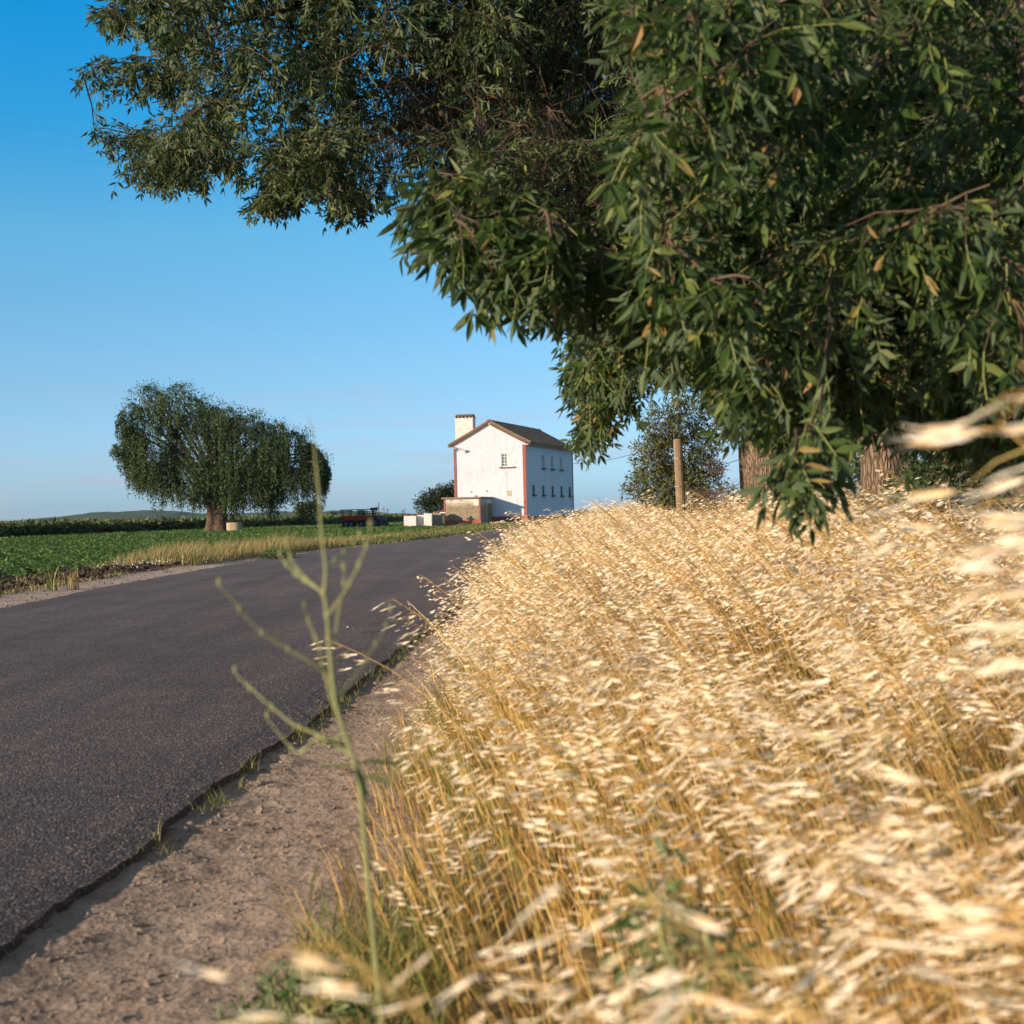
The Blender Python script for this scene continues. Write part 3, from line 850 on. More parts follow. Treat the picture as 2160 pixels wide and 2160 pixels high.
# pale junk at the left edge of the field
p = at(-6, 1141, 104); b = Big()
V = [(-1.2, -.4, 0), (.9, -.5, 0), (1.1, .4, 0), (-1.2, .5, 0), (-1.0, -.2, .35), (.5, -.2, .42), (1.3, .1, .62), (-1.0, .3, .4)]
b.add(V, [(0, 1, 5, 4), (1, 2, 6, 5), (2, 3, 7, 6), (3, 0, 4, 7), (4, 5, 6, 7)]); o = b.build('plastic_sheet', M['farwhite'], bevel=.04)
o.location = (p.x, p.y, .0); o.scale = (.6, .6, .6); tag(o, 'pale crumpled sheet lying by the dark cane edge at the far left of the field', 'plastic sheet')
p = at(70, 1137, 105); b = Big()
for k in range(5): b.box((.35 * k - .7, .3 * (RNG.random() - .5), .12), (.3, .3, .25), 0, RNG.random() * 3, .6)
o = b.build('crate_heap', M['slab'], bevel=.02); o.location = (p.x, p.y, .02); tag(o, 'small tan heap lying right of the pale sheet by the cane', 'heap')

# white scrap of twig on the asphalt
b = Big(); q = [at(px, 1330, 14.4) for px in (724, 729, 733, 737, 744)]
b.tube([(v.x, 14.4 + dy, .055 + dz) for v, dy, dz in zip(q, (0, .14, .05, .16, .12), (0, .012, .02, .014, 0))], .007, 5)
tag(b.build('dry_twig', M['farwhite']), 'pale bent twig lying on the asphalt behind the green weed stem', 'twig')

# ------------------------------------------------------------------ vegetation tools
def frames(X, Zh, s):
    """rotation*scale matrices with local x along X and local z near Zh"""
    X = norm(X); Y = norm(np.cross(Zh, X)); Z = np.cross(X, Y)
    return np.stack([X, Y, Z], -1) * np.asarray(s, float).reshape(-1, 1, 1)


def leaflet(w=.3, fold=.10, droop=.10):
    V = np.array([[0, 0, 0], [.33, w * .48, 0], [.68, w * .36, -droop * .5], [1, 0, -droop], [.68, -w * .36, -droop * .5], [.33, -w * .48, 0], [.33, 0, -fold * .6], [.68, 0, -fold * .5 - droop * .5]])
    return V, [(0, 6, 1), (1, 6, 7, 2), (2, 7, 3), (0, 5, 6), (5, 4, 7, 6), (4, 3, 7)], [0] * 6


def compound(pairs, rng, llen=.44, w=.31):
    """a pinnate leaf, about one unit long; leaflets twist and droop each its own way"""
    b = Big()
    xs = np.linspace(.20, .70, pairs) + (rng.random(pairs) - .5) * .08
    bend = (rng.random() - .5) * .5
    curve = lambda x: np.array([x, bend * x * x, -.22 * x * x])
    pts = [curve(x) for x in (0, .35, .74)]
    for p, q in zip(pts[:-1], pts[1:]):
        b.add([p + [0, .010, 0], q + [0, .008, 0], q - [0, .008, 0], p - [0, .010, 0]], [(0, 1, 2, 3)], 1)
    for k, x in enumerate(xs):
        for s in (1, -1):
            if rng.random() < .12: continue
            V, fs, _ = leaflet(w * rng.uniform(.75, 1.2), rng.uniform(.02, .2), rng.uniform(-.05, .35))
            d = norm([rng.uniform(.35, 1.0), s * rng.uniform(.45, .95), rng.uniform(-.65, .12)])
            zz = norm(np.array([0, -s * .2, 1]) + 1.3 * (rng.random(3) - .5))
            R = frames(d[None], zz[None], [llen * rng.uniform(.68, 1.15)])[0]
            b.add(V @ R.T + curve(x + (rng.random() - .5) * .05), fs, 0)
    V, fs, _ = leaflet(w, .12, rng.uniform(0, .3))
    R = frames(np.array([[1, bend + .3 * (rng.random() - .5), -.35]]), norm(np.array([[0.1, 0, 1.0]]) + .8 * (rng.random((1, 3)) - .5)), [llen * rng.uniform(.85, 1.15)])[0]
    b.add(V @ R.T + curve(.74), fs, 0)
    V = np.concatenate(b.V); L = np.concatenate(b.L); Sz = np.concatenate(b.S); M_ = np.concatenate(b.M)
    o = np.concatenate([[0], np.cumsum(Sz)])
    return V, [tuple(L[o[i]:o[i + 1]]) for i in range(len(Sz))], list(M_)


_r = np.random.default_rng(5)
COMP = [compound(2 + k % 3, _r) for k in range(14)]
SIMPLE = [leaflet(.34), leaflet(.30, .12, .2)]
QUAD = (np.array([[0, 0, 0], [.5, .22, .03], [1, 0, -.08], [.5, -.22, .03]]), [(0, 3, 2, 1)], [0])


def inside(poly, x, y):
    x = np.asarray(x); y = np.asarray(y); c = np.zeros(x.shape, bool)
    n = len(poly); j = n - 1
    for i in range(n):
        xi, yi = poly[i]; xj, yj = poly[j]
        c ^= ((yi > y) != (yj > y)) & (x < (xj - xi) * (y - yi) / (yj - yi + 1e-12) + xi)
        j = i
    return c


class Crown:
    """branches that grow from the limbs to fill a volume, with leafy twigs along them"""
    def __init__(self, limbs, seed):
        self.rng = np.random.default_rng(seed); self.wood = Big(); self.leafP = []; self.leafD = []; self.leafN = []; self.leafS = []
        self.LP = np.concatenate([np.asarray(l, float) for l in limbs])
        self.nlimb = len(self.LP)

    def branch(self, a, b, r0, r1, sag=.12):
        d = np.linalg.norm(b - a); n = max(4, min(9, int(d / .15) + 3))
        t = np.linspace(0, 1, n)[:, None]
        mid = (a + b) / 2 + np.array([0, 0, sag * d]) + (self.rng.random(3) - .5) * d * .16
        P = (1 - t) ** 2 * a + 2 * t * (1 - t) * mid + t * t * b
        P[1:-1] += (self.rng.random((n - 2, 3)) - .5) * .035 * d
        self.wood.tube(P, np.linspace(r0, r1, n), 5 if r0 > .012 else 3)
        return P

    def leaf(self, p, d, s):
        self.leafP.append(p); self.leafD.append(d); self.leafS.append(s)

    def fill(self, poly, y0, y1, nb, twigs=7, tw_len=(.16, .42), leaf=(.16, .22), leaves=4, droop=.35, max_tip=1.0, sag=.1, bare=0.0, dens=None, back=None):
        rng = self.rng
        xs = [p[0] for p in poly]; ys = [p[1] for p in poly]
        tips = []
        while len(tips) < nb:
            px = rng.uniform(min(xs), max(xs), 200); py = rng.uniform(min(ys), max(ys), 200)
            ok = inside(poly, px, py)
            for x, y in zip(px[ok], py[ok]):
                if dens is not None and rng.random() > dens(x, y): continue
                Yd = rng.uniform(y0, y1) if back is None else back(x, y, rng)
                tips.append(np.array(at(x, y, Yd)))
        tips = np.array(tips[:nb])
        d = np.min(np.linalg.norm(tips[:, None, :] - self.LP[None, ::3, :], axis=2), axis=1)
        for i in np.argsort(d):
            tip = tips[i]
            dd = np.linalg.norm(self.LP - tip, axis=1)
            k = int(np.argmin(dd)); a = self.LP[k]; dist = dd[k]
            r0 = .004 + .010 * min(dist, 1.6)
            P = self.branch(a, tip, r0, .003, sag)
            self.LP = np.vstack([self.LP, P[len(P) // 3:]])
            tg = norm(np.gradient(P, axis=0))
            for _ in range(twigs):
                q = rng.uniform(.25, 1.0); j = min(len(P) - 1, int(q * (len(P) - 1)))
                p0 = P[j]
                dr = norm(tg[j] * .8 + (rng.random(3) - .5) * 1.9 + np.array([0, 0, -droop]))
                L = rng.uniform(*tw_len)
                p1 = p0 + dr * L * .55; p2 = p1 + norm(dr + np.array([0, 0, -droop])) * L * .45
                qx, qy = proj(p2)
                if not inside(poly, np.array([qx]), np.array([qy]))[0]: continue
                self.wood.tube([p0, p1, p2], [.0035, .0026, .0018], 3)
                if rng.random() < bare: continue
                nl = leaves + rng.integers(-1, 2)
                for m_ in range(nl + 1):
                    u = (m_ + .6) / (nl + .6)
                    pp = p0 + (p1 - p0) * min(1, u / .55) if u < .55 else p1 + (p2 - p1) * (u - .55) / .45
                    side = norm(np.cross(dr, rng.random(3) - .5))
                    ld_ = norm(dr * (.45 if m_ < nl else 1.0) + side * .9 * (m_ < nl) + np.array([0, 0, -.45 - droop * .5]) + (rng.random(3) - .5) * .3)
                    self.leaf(pp, ld_, rng.uniform(*leaf))
        return self

    def leaves_into(self, templates):
        P = np.array(self.leafP); D = np.array(self.leafD); s = np.array(self.leafS)
        Zh = norm(np.array([0, 0, .75]) + (self.rng.random((len(P), 3)) - .5) * 1.5)
        R = frames(D, Zh, s)
        b = Big(); w = self.rng.integers(0, len(templates), len(P))
        for k, T in enumerate(templates): b.inst(T, R[w == k], P[w == k])
        return b


def trunk(path, rad, k=30, n=60, ridge=.09, flare=0.0, seed=0, mi=0):
    """a ribbed trunk along a path"""
    path = np.asarray(path, float); u = np.linspace(0, len(path) - 1, n)
    P = np.stack([np.interp(u, range(len(path)), path[:, i]) for i in range(3)], -1)
    ker = np.array([1, 2, 3, 2, 1]) / 9
    for i in range(3): P[2:-2, i] = np.convolve(P[:, i], ker, 'valid')
    r = np.interp(u, range(len(path)), rad)
    th = np.arange(k) * 2 * math.pi / k
    h = np.arange(n)[:, None] * np.ones(k)[None, :]
    wob = 1 + ridge * 2 * (fbm(np.cos(th)[None, :] * 2.2 + 10 + seed * 7 + h * .05, np.sin(th)[None, :] * 2.2 + 10 + h * .22, 4) - .5)
    wob = wob + ridge * .8 * (vnoise(th[None, :] * 6.1 + seed, h * .55) - .5)
    if flare: wob = wob * (1 + flare * np.exp(-h / (n * .10)) * (1 + .45 * np.sin(th * 3 + seed)[None, :]))
    b = Big(); b.tube(P, r, k, mi, cap=True, wob=wob)
    return b, P


# ------------------------------------------------------------------ the great ash at the roadside
tB = at(1880, 1250, 14.0); gB = float(verge_z(tB.x, 14.0))
ash = empty('ash_tree', (tB.x, 14.0, gB)); tag(ash, 'large leafy ash with furrowed brown trunk whose boughs overhang the road', 'ash tree')
inv = np.array([tB.x, 14.0, gB])
bx, by = tB.x, 14.0
tb, TP = trunk([(bx + .05, by, gB - .15), (bx + .02, by, gB + .8), (bx - .02, by + .05, gB + 2.0), (bx + .1, by, gB + 3.4), (bx + .2, by, gB + 5.2), (bx + .2, by, gB + 7)], [.30, .27, .26, .24, .19, .12], ridge=.11, flare=.5, seed=1)
limbs = []


def limb(pts, r0, r1):
    pts = np.asarray(pts, float); u = np.linspace(0, len(pts) - 1, 26)
    P = np.stack([np.interp(u, range(len(pts)), pts[:, i]) for i in range(3)], -1)
    P[1:-1] = (P[:-2] + 2 * P[1:-1] + P[2:]) / 4
    P[3:-3] += (RNG.random((20, 3)) - .5) * .05
    limbs.append(P); return P, np.linspace(r0, r1, 26)


LL = [limb([(bx, by, gB + 2.6), (2.7, 13.2, 4.4), (1.4, 12.6, 5.3), (-.2, 11.9, 5.6), (-1.4, 11.4, 5.2), (-2.3, 11.2, 4.9)], .15, .012),
      limb([(bx, by, gB + 3.0), (2.8, 12.6, 4.6), (1.6, 11.6, 4.9), (.5, 11.2, 4.5), (-.7, 11.0, 4.1), (-1.3, 10.9, 3.85)], .12, .012),
      limb([(bx, by, gB + 2.2), (3.0, 11.6, 3.5), (2.2, 9.4, 3.8), (1.5, 7.6, 3.5), (1.0, 6.0, 2.9), (.75, 5.2, 2.5)], .13, .018),
      limb([(bx, by, gB + 2.8), (3.6, 11.4, 4.4), (2.9, 8.4, 4.4), (2.2, 6.2, 3.6), (1.7, 4.7, 2.8), (1.5, 4.2, 2.3)], .12, .015),
      limb([(bx, by, gB + 3.4), (3.8, 12.6, 5.8), (2.4, 10.8, 6.6), (1.0, 10.2, 6.8), (-.4, 10.4, 6.5)], .12, .02),
      limb([(bx, by, gB + 2.0), (2.9, 12.9, 2.9), (1.9, 11.6, 3.2), (1.0, 10.2, 2.7), (.6, 9.2, 2.3)], .08, .012),
      limb([(bx, by, gB + 2.4), (4.2, 12.0, 3.9), (3.6, 9.0, 3.5), (2.9, 7.0, 2.9), (2.5, 5.8, 2.2)], .10, .015),
      limb([(bx, by, gB + 3.6), (5.0, 13.2, 6.2), (6.2, 12.0, 7.2)], .10, .03),
      limb([(bx, by, gB + 5.0), (3.0, 14.6, 7.4), (1.6, 14.0, 8.4)], .09, .03)]
for P, r in LL: tb.tube(P, r, 8)
tk = tb.build('trunk', M['bark'], None, smooth=True)

POLY_L = [(100, -620), (160, -260), (240, 10), (330, 70), (390, 110), (350, 150), (370, 200), (330, 240), (300, 290), (330, 330), (340, 365), (420, 385), (490, 380), (530, 420), (560, 425), (600, 405), (660, 425), (715, 445), (750, 430), (800, 400), (835, 420), (850, 455), (880, 440), (930, 450), (1000, 520), (1100, 640), (1220, 690), (1320, 660), (1420, 500), (1500, 200), (1560, -620)]


def dens_L(x, y):
    bareness = math.exp(-(((x - 830) / 130) ** 2 + ((y - 350) / 110) ** 2))
    if y < -20: return 1.0
    cl = fbm(x / 105., y / 80., 3)
    bareness = max(bareness, .9 * math.exp(-(((x - 1150) / 170) ** 2 + ((y - 260) / 190) ** 2)))
    return (1 - .78 * bareness) * np.clip((cl - .40) * 6, .03, 1)


c1 = Crown(limbs, 21)
c1.fill(POLY_L, 9.6, 13.2, 820, twigs=8, tw_len=(.22, .55), leaf=(.12, .19), leaves=4, droop=.30, dens=dens_L)
for tip in ([(140, 160), (200, 122), (340, 110), (440, 160), (360, 205), (210, 190)], [(178, 262), (260, 232), (430, 255), (430, 345), (280, 350), (215, 305)], [(188, 20), (240, 4), (400, 60), (420, 120), (280, 75), (215, 50)], [(215, 345), (330, 330), (430, 350), (420, 400), (320, 390), (240, 375)], [(520, 440), (560, 400), (640, 380), (640, 425), (580, 450)], [(690, 455), (720, 400), (790, 390), (770, 450)]):
    c1.fill(tip, 10.3, 11.6, 16, twigs=7, tw_len=(.10, .28), leaf=(.10, .16), leaves=4, droop=.25, sag=.04)
# bare hanging twigs inside the overhang
POLY_T = [(720, 180), (700, 400), (780, 432), (900, 445), (1010, 460), (1130, 600), (1300, 620), (1380, 200), (1300, -60), (1000, 20)]
c1.fill(POLY_T, 10.2, 13.0, 300, twigs=11, tw_len=(.3, .8), droop=.9, bare=.86, leaf=(.12, .18), leaves=3)
ashfar = c1.leaves_into(COMP)
POLY_R = [(1340, -240), (1280, 40), (1400, 150), (1290, 290), (1380, 400), (1270, 500), (1230, 580), (1205, 700), (1200, 770), (1225, 840), (1218, 870), (1250, 890), (1290, 820), (1330, 840), (1390, 790), (1440, 780), (1500, 800), (1560, 910), (1610, 900), (1640, 950), (1720, 950), (1790, 920), (1850, 890), (1910, 950), (1960, 930), (2050, 960), (2260, 1010), (2330, -240)]


def back_R(x, y, rng):
    return rng.uniform(5.2, 7.2) if rng.random() < .45 else rng.uniform(7.0, 10.5)


c2 = Crown(limbs, 22)
c2.fill(POLY_R, 5, 10, 700, twigs=7, tw_len=(.14, .42), leaf=(.11, .19), leaves=4, droop=.35, back=back_R)
POLY_N1 = [(838, 385), (880, 365), (960, 372), (1030, 355), (1090, 380), (1160, 430), (1300, 450), (1390, 560), (1330, 600), (1240, 610), (1190, 620), (1172, 665), (1140, 675), (1120, 620), (1060, 625), (1010, 600), (985, 560), (965, 520), (930, 490), (900, 490), (880, 460), (890, 430)]
c2.fill(POLY_N1, 4.6, 5.5, 46, twigs=5, tw_len=(.08, .24), leaf=(.15, .21), leaves=3, droop=.45)
POLY_N2 = [(1330, -150), (1300, 250), (1330, 520), (1300, 700), (1420, 720), (1560, 750), (1650, 800), (1750, 830), (1900, 780), (2050, 800), (2260, 880), (2330, -150)]
c2.fill(POLY_N2, 3.8, 6.0, 120, twigs=5, tw_len=(.07, .24), leaf=(.12, .20), leaves=3, droop=.4)
POLY_N3 = [(1650, 800), (1660, 900), (1655, 990), (1680, 1030), (1710, 1000), (1730, 950), (1750, 880), (1760, 800)]
c2.fill(POLY_N3, 3.7, 4.1, 5, twigs=3, tw_len=(.06, .14), leaf=(.14, .19), leaves=3, droop=.5)
POLY_N4 = [(1500, 740), (1530, 820), (1580, 840), (1630, 800), (1680, 740), (1600, 700)]
c2.fill(POLY_N4, 4.4, 5.0, 7, twigs=4, tw_len=(.06, .16), leaf=(.15, .20), leaves=3, droop=.5)
c2.fill([(1205, 680), (1195, 790), (1230, 860), (1215, 930), (1250, 950), (1290, 890), (1350, 850), (1340, 680)], 7.2, 9.2, 36, twigs=6, tw_len=(.10, .28), leaf=(.10, .16), leaves=3, droop=.45)
ashnear = c2.leaves_into(COMP)
for o_ in (c1.wood.build('branch', M['twig'], tk), c2.wood.build('branch', M['twig'], tk)): o_['label'] = 'thin twigs of the ash'
crA = ashfar.build('crown', [M['ashfar'], M['rachis']]); crB = ashnear.build('crown', [M['ash'], M['rachis']])
crA['label'] = 'high outer crown of the ash reaching over the road'; crB['label'] = 'low hanging leafy boughs of the ash close to the camera'
bpy.context.view_layer.update()
MI = Matrix.Translation(-Vector(inv))
for o_ in (tk, crA, crB):
    o_.data.transform(MI); o_.parent = ash
for ch in list(tk.children): ch.data.transform(MI)


# ------------------------------------------------------------------ trees behind it on the fence line
def back_tree(px, pyb, Y, label, r, h, poly, y0, y1, nb, lean=0.0, leafm='ash', bark='bark', seed=1, flare=.35, leaf=(.16, .22)):
    p = at(px, pyb, Y); g = float(verge_z(p.x, Y))
    root = empty('ash_tree', (p.x, Y, g)); tag(root, label, 'ash tree')
    pth = [(p.x, Y, g - .1), (p.x + lean * .3, Y, g + h * .25), (p.x + lean * .7, Y, g + h * .6), (p.x + lean, Y, g + h)]
    tb, P = trunk(pth, [r * 1.1, r, r * .8, r * .4], ridge=.12, flare=flare, seed=seed)
    lim = []
    rg = np.random.default_rng(seed)
    for k in range(6):
        q = P[int(len(P) * (.4 + .09 * k))]; a = rg.random() * 6.28
        e = q + np.array([math.cos(a) * h * .35, math.sin(a) * h * .25, h * .22])
        t = np.linspace(0, 1, 12)[:, None]; L_ = q + (e - q) * t + np.array([0, 0, .3]) * np.sin(t * 3.14); lim.append(L_)
        tb.tube(L_, np.linspace(r * .4, r * .12, 12), 7)
    c = Crown(lim + [P[len(P) // 3:]], seed + 50)
    c.fill(poly, y0, y1, nb, twigs=7, tw_len=(.25, .6), leaf=leaf, leaves=4, droop=.3)
    lb = c.leaves_into(COMP)
    tk = tb.build('trunk', M[bark], None, smooth=True)
    w = c.wood.build('branch', M['twig'], tk); cr = lb.build('crown', [M[leafm], M['rachis']])
    MI = Matrix.Translation(-Vector((p.x, Y, g)))
    for o_ in (tk, w, cr): o_.data.transform(MI)
    tk.parent = root; cr.parent = root
    return root


back_tree(1655, 1160, 21.0, 'second ash behind the wooden posts, broad ribbed trunk half hidden by leaves', .50, 7.0,
          [(880, -250), (900, 120), (960, 380), (1080, 540), (1240, 640), (1330, 690), (1400, 830), (1500, 860), (1540, 960), (1620, 900), (1700, 960), (1770, 1030), (1860, 960), (1900, 400), (1900, -250)], 15.5, 22, 680, lean=-.2, seed=4, leafm='ashfar', flare=.25)
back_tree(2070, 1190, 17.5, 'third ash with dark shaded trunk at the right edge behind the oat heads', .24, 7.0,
          [(1830, -250), (1830, 500), (1850, 880), (1930, 930), (1980, 1030), (2120, 1000), (2160, 1050), (2330, 1060), (2400, -250)], 14.8, 20, 460, lean=.3, bark='barkshade', seed=6, leafm='ashfar')


# ------------------------------------------------------------------ shrubs
def shrub(name, label, cat, base, blobs, n, leaf, leafm, stems=7, wood='twig', seed=1, tmpl=None, inner=.35, group=None, bare=0):
    """blobs: (dx,dy,dz,rx,ry,rz) around the base; leaves on twigs through the blobs"""
    rg = np.random.default_rng(seed)
    root = empty(name, base); tag(root, label, cat, group)
    w = Big(); P = []; Dd = []
    vol = np.array([b_[3] * b_[4] * b_[5] for b_ in blobs]) ** .67; vol = vol / vol.sum()
    for bi, b_ in enumerate(blobs):
        c = np.array(b_[:3]); R3 = np.array(b_[3:])
        t = np.linspace(0, 1, 6)[:, None]
        s0 = np.array([rg.normal() * .06, rg.normal() * .06, 0])
        w.tube(s0 + (c - s0) * t + np.array([0, 0, .12 * R3[2]]) * np.sin(t * 3.14) + np.vstack([np.zeros(3), (rg.random((5, 3)) - .5) * .08 * R3]), np.linspace(.005 + .012 * R3.max(), .004, 6), 5)
        nb = max(4, int(stems * R3.max() / .5) + 3)
        ntw = max(8, int(n * vol[bi] / 9))
        for k in range(ntw):
            u = norm(rg.normal(size=3)); rr = rg.uniform(inner, 1.0) ** .6
            wob = .75 + .5 * fbm(u[0] * 1.7 + 5 + bi, u[1] * 1.7 + u[2] * 2.1 + 9, 2)
            e = c + u * R3 * rr * wob
            if e[2] < .03: e[2] = .03 + .1 * rg.random()
            a = c + (e - c) * .35
            if k < nb * 6:
                c0 = c + (rg.random(3) - .6) * 1.1 * R3; c0[2] = max(c0[2], 0)
                w.tube([c0, (c0 + e) / 2 + (rg.random(3) - .35) * .35 * R3, e], [.003 + .004 * R3.max(), .0035, .0015], 4)
            if rg.random() < bare: continue
            out = norm(e - c)
            for q in range(9):
                f = rg.uniform(-.12, .12)
                pp = e + out * f * R3.max() + (rg.random(3) - .5) * leaf * 2.2
                P.append(pp); Dd.append(norm(out * .6 + (rg.random(3) - .5) * 1.6 + np.array([0, 0, .1])))
    P = np.array(P); Dd = np.array(Dd)
    Rm = frames(Dd, norm(np.array([0, 0, .5]) + rg.normal(size=(len(P), 3)) * .7), leaf * rg.uniform(.7, 1.25, len(P)))
    lb = Big(); lb.inst(tmpl or SIMPLE[0], Rm, P)
    lb.build('foliage', M[leafm], root); w.build('stem', M[wood], root)
    return root


def gz(x, y): return float(verge_z(x, y)) if x > xr_at(y) else float(Bz(y) - .05)


def rel(px, py, Y, base):
    p = at(px, py, Y); return (p.x - base[0], p.y - base[1], p.z - base[2])


p = at(1425, 1075, 21); base = (p.x, 21.0, gz(p.x, 21))
bl = []
for (px, py, r, dy) in [(1400, 900, .34, 0), (1450, 880, .32, .3), (1375, 960, .30, -.2), (1430, 960, .42, .2), (1395, 1020, .36, 0), (1480, 1000, .36, .3), (1350, 1030, .25, .1), (1490, 930, .26, .2), (1440, 1040, .4, -.1)]:
    q = rel(px, py, 21 + dy, base); bl.append((*q, r, r, r))
shrub('shrub', 'grey green small leaved shrub behind the wooden fence post', 'shrub', base, bl, 15000, .055, 'shrubleaf', seed=3, bare=.05)
p = at(1540, 1080, 19.5); base = (p.x, 19.5, gz(p.x, 19.5)); bl = []
for (px, py, r) in [(1500, 1050, .26), (1540, 1040, .22), (1510, 985, .2)]:
    q = rel(px, py, 19.5, base); bl.append((*q, r * 1.3, r, r))
shrub('bramble', 'dark leafless bramble tangle right of the wooden fence post', 'bramble', base, bl, 1500, .03, 'darkleaf', seed=4, bare=.86, stems=30)
p = at(1870, 1200, 12.6); base = (p.x, 12.6, gz(p.x, 12.6)); bl = []
for (px, py, r, dy) in [(1870, 1090, .20, 0), (1930, 1060, .24, .4), (1980, 1090, .26, .1), (1900, 1120, .2, -.3), (2040, 1110, .24, .2), (1960, 1010, .22, .6), (2030, 1030, .24, .7), (2110, 1080, .3, .6)]:
    q = rel(px, py, 12.6 + dy, base); bl.append((*q, r * 1.2, r, r))
shrub('undergrowth_bush', 'green round leaved bush around the foot of the big ash trunk', 'bush', base, bl, 9000, .06, 'ash', seed=5)
p = at(2130, 1180, 14.5); base = (p.x + .5, 14.6, gz(p.x, 14.6)); bl = []
for (dx, dz, r) in [(0, .6, .5), (-.6, .5, .4), (.7, .7, .6), (.2, 1.1, .4), (1.4, .6, .6)]: bl.append((dx, .2 * dx, dz, r, r, r))
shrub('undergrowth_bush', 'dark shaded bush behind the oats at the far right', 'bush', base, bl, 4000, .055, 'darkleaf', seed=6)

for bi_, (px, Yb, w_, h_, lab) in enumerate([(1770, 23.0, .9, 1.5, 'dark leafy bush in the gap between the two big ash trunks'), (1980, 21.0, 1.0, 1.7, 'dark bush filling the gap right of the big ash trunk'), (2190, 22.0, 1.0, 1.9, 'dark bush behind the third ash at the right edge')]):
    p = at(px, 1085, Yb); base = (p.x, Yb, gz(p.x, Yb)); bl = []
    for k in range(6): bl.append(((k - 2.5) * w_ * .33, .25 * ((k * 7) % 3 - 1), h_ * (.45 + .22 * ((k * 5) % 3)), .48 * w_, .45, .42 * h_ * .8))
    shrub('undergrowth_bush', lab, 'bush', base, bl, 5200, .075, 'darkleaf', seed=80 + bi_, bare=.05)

# small trees and bushes far away
def far_bush(label, px0, px1, ptop, pbase, Y, n, leaf, mat, seed, name='round_tree', cat='tree', lumps=7, trunk_h=.12):
    p0 = at(px0, pbase, Y); p1 = at(px1, ptop, Y); w = p1.x - p0.x; g = float(Bz(Y) - .05)
    h = p1.z - g; rg = np.random.default_rng(seed); base = ((p0.x + p1.x) / 2, Y, g); bl = []
    for k in range(lumps):
        a = rg.uniform(-1, 1); z = rg.uniform(.35, .78)
        r = .24 * min(w, h * 1.3) * rg.uniform(.8, 1.2)
        bl.append((a * (w / 2 - r) * math.sqrt(max(.05, 1 - ((z - .5) / .6) ** 2)), rg.uniform(-.3, .3) * w, max(h * trunk_h + r * .9, min(h - r, z * h)), r, r, r * .85))
    return shrub(name, label, cat, base, bl, n, leaf, mat, seed=seed, tmpl=QUAD, inner=.3)


p0 = at(880, 1088, 150)
b0 = (at(920, 1090, 150).x, 150.0, .23)
bl = []
for (px, py, r) in [(890, 1064, .75), (905, 1052, .9), (925, 1045, .9), (945, 1042, .85), (955, 1034, .7), (958, 1060, .9), (935, 1060, 1.0), (912, 1066, .9), (965, 1045, .9)]:
    q = rel(px, py, 150, b0); bl.append((q[0], q[1] + 1.2 * (RNG.random() - .5), q[2], r, r * 1.2, r))
shrub('round_tree', 'dark round crowned tree behind the annex and tray stacks', 'tree', b0, bl, 7000, .26, 'darkleaf', seed=12, tmpl=QUAD, inner=.3)
far_bush('olive green tree behind the right end of the willow', 622, 682, 1058, 1107, 190, 5000, .3, 'willow', 13)
far_bush('small bush left of the red trailer', 690, 712, 1080, 1103, 260, 1600, .3, 'darkleaf', 14, 'round_bush', 'bush', 5, .02)
far_bush('small bush showing above the trailer rails', 752, 772, 1078, 1099, 240, 1400, .28, 'darkleaf', 15, 'round_bush', 'bush', 4, .02)

# ------------------------------------------------------------------ the willow in the field
WY = 117.5
p = at(458, 1125, WY); WX = p.x; WG = float(Bz(WY) - .06)
willow = empty('willow_tree', (WX, WY, WG)); tag(willow, 'large weeping willow with thick split trunk standing alone in the green field', 'willow')
K2 = .29 / F * WY                                   # metres per pixel of the enlarged study


def wx(zx): return (zx - 890) * K2


def wz(zy): return (1198 - zy) * K2


w = Big()
for k, (sx_, ex, r) in enumerate([(-.55, -1.0, .42), (-.15, -.2, .45), (.3, .35, .5), (.6, 1.1, .40)]):
    tb, P = trunk([(sx_, .15 * (k % 2), -.2), (sx_ * .8, .1 * (k % 2), .9), (sx_ * .75 + .05, 0, 2.0), (ex, .2 * (-1) ** k, 3.4), (ex * 2.2, .7 * (-1) ** k, 5.0)], [r * 1.15, r * .9, r * .85, r * .7, r * .4], 18, 36, .12, .35, seed=k)
    w.V += tb.V; w.L += [l + w.n for l in tb.L]; w.S += tb.S; w.M += tb.M; w.n += tb.n
TOPX = [160, 200, 270, 330, 390, 480, 560, 600, 640, 700, 770, 850, 910, 1050, 1180, 1290, 1350, 1400, 1450, 1560, 1600, 1640, 1700, 1745]
TOPY = [560, 490, 260, 140, 95, 105, 150, 150, 95, 120, 150, 200, 250, 275, 310, 370, 400, 400, 440, 470, 560, 600, 650, 790]
BOTX = [160, 230, 280, 340, 370, 420, 470, 520, 600, 640, 700, 760, 820, 900, 960, 1000, 1060, 1110, 1160, 1230, 1280, 1340, 1400, 1480, 1560, 1620, 1690, 1745]
BOTY = [600, 690, 820, 900, 960, 880, 1030, 930, 1010, 1030, 980, 1040, 1050, 1000, 1060, 1090, 1070, 1000, 1050, 1090, 1090, 1010, 1040, 1010, 1060, 950, 990, 850]
rg = np.random.default_rng(31)
P = []; Dd = []; Sz = []
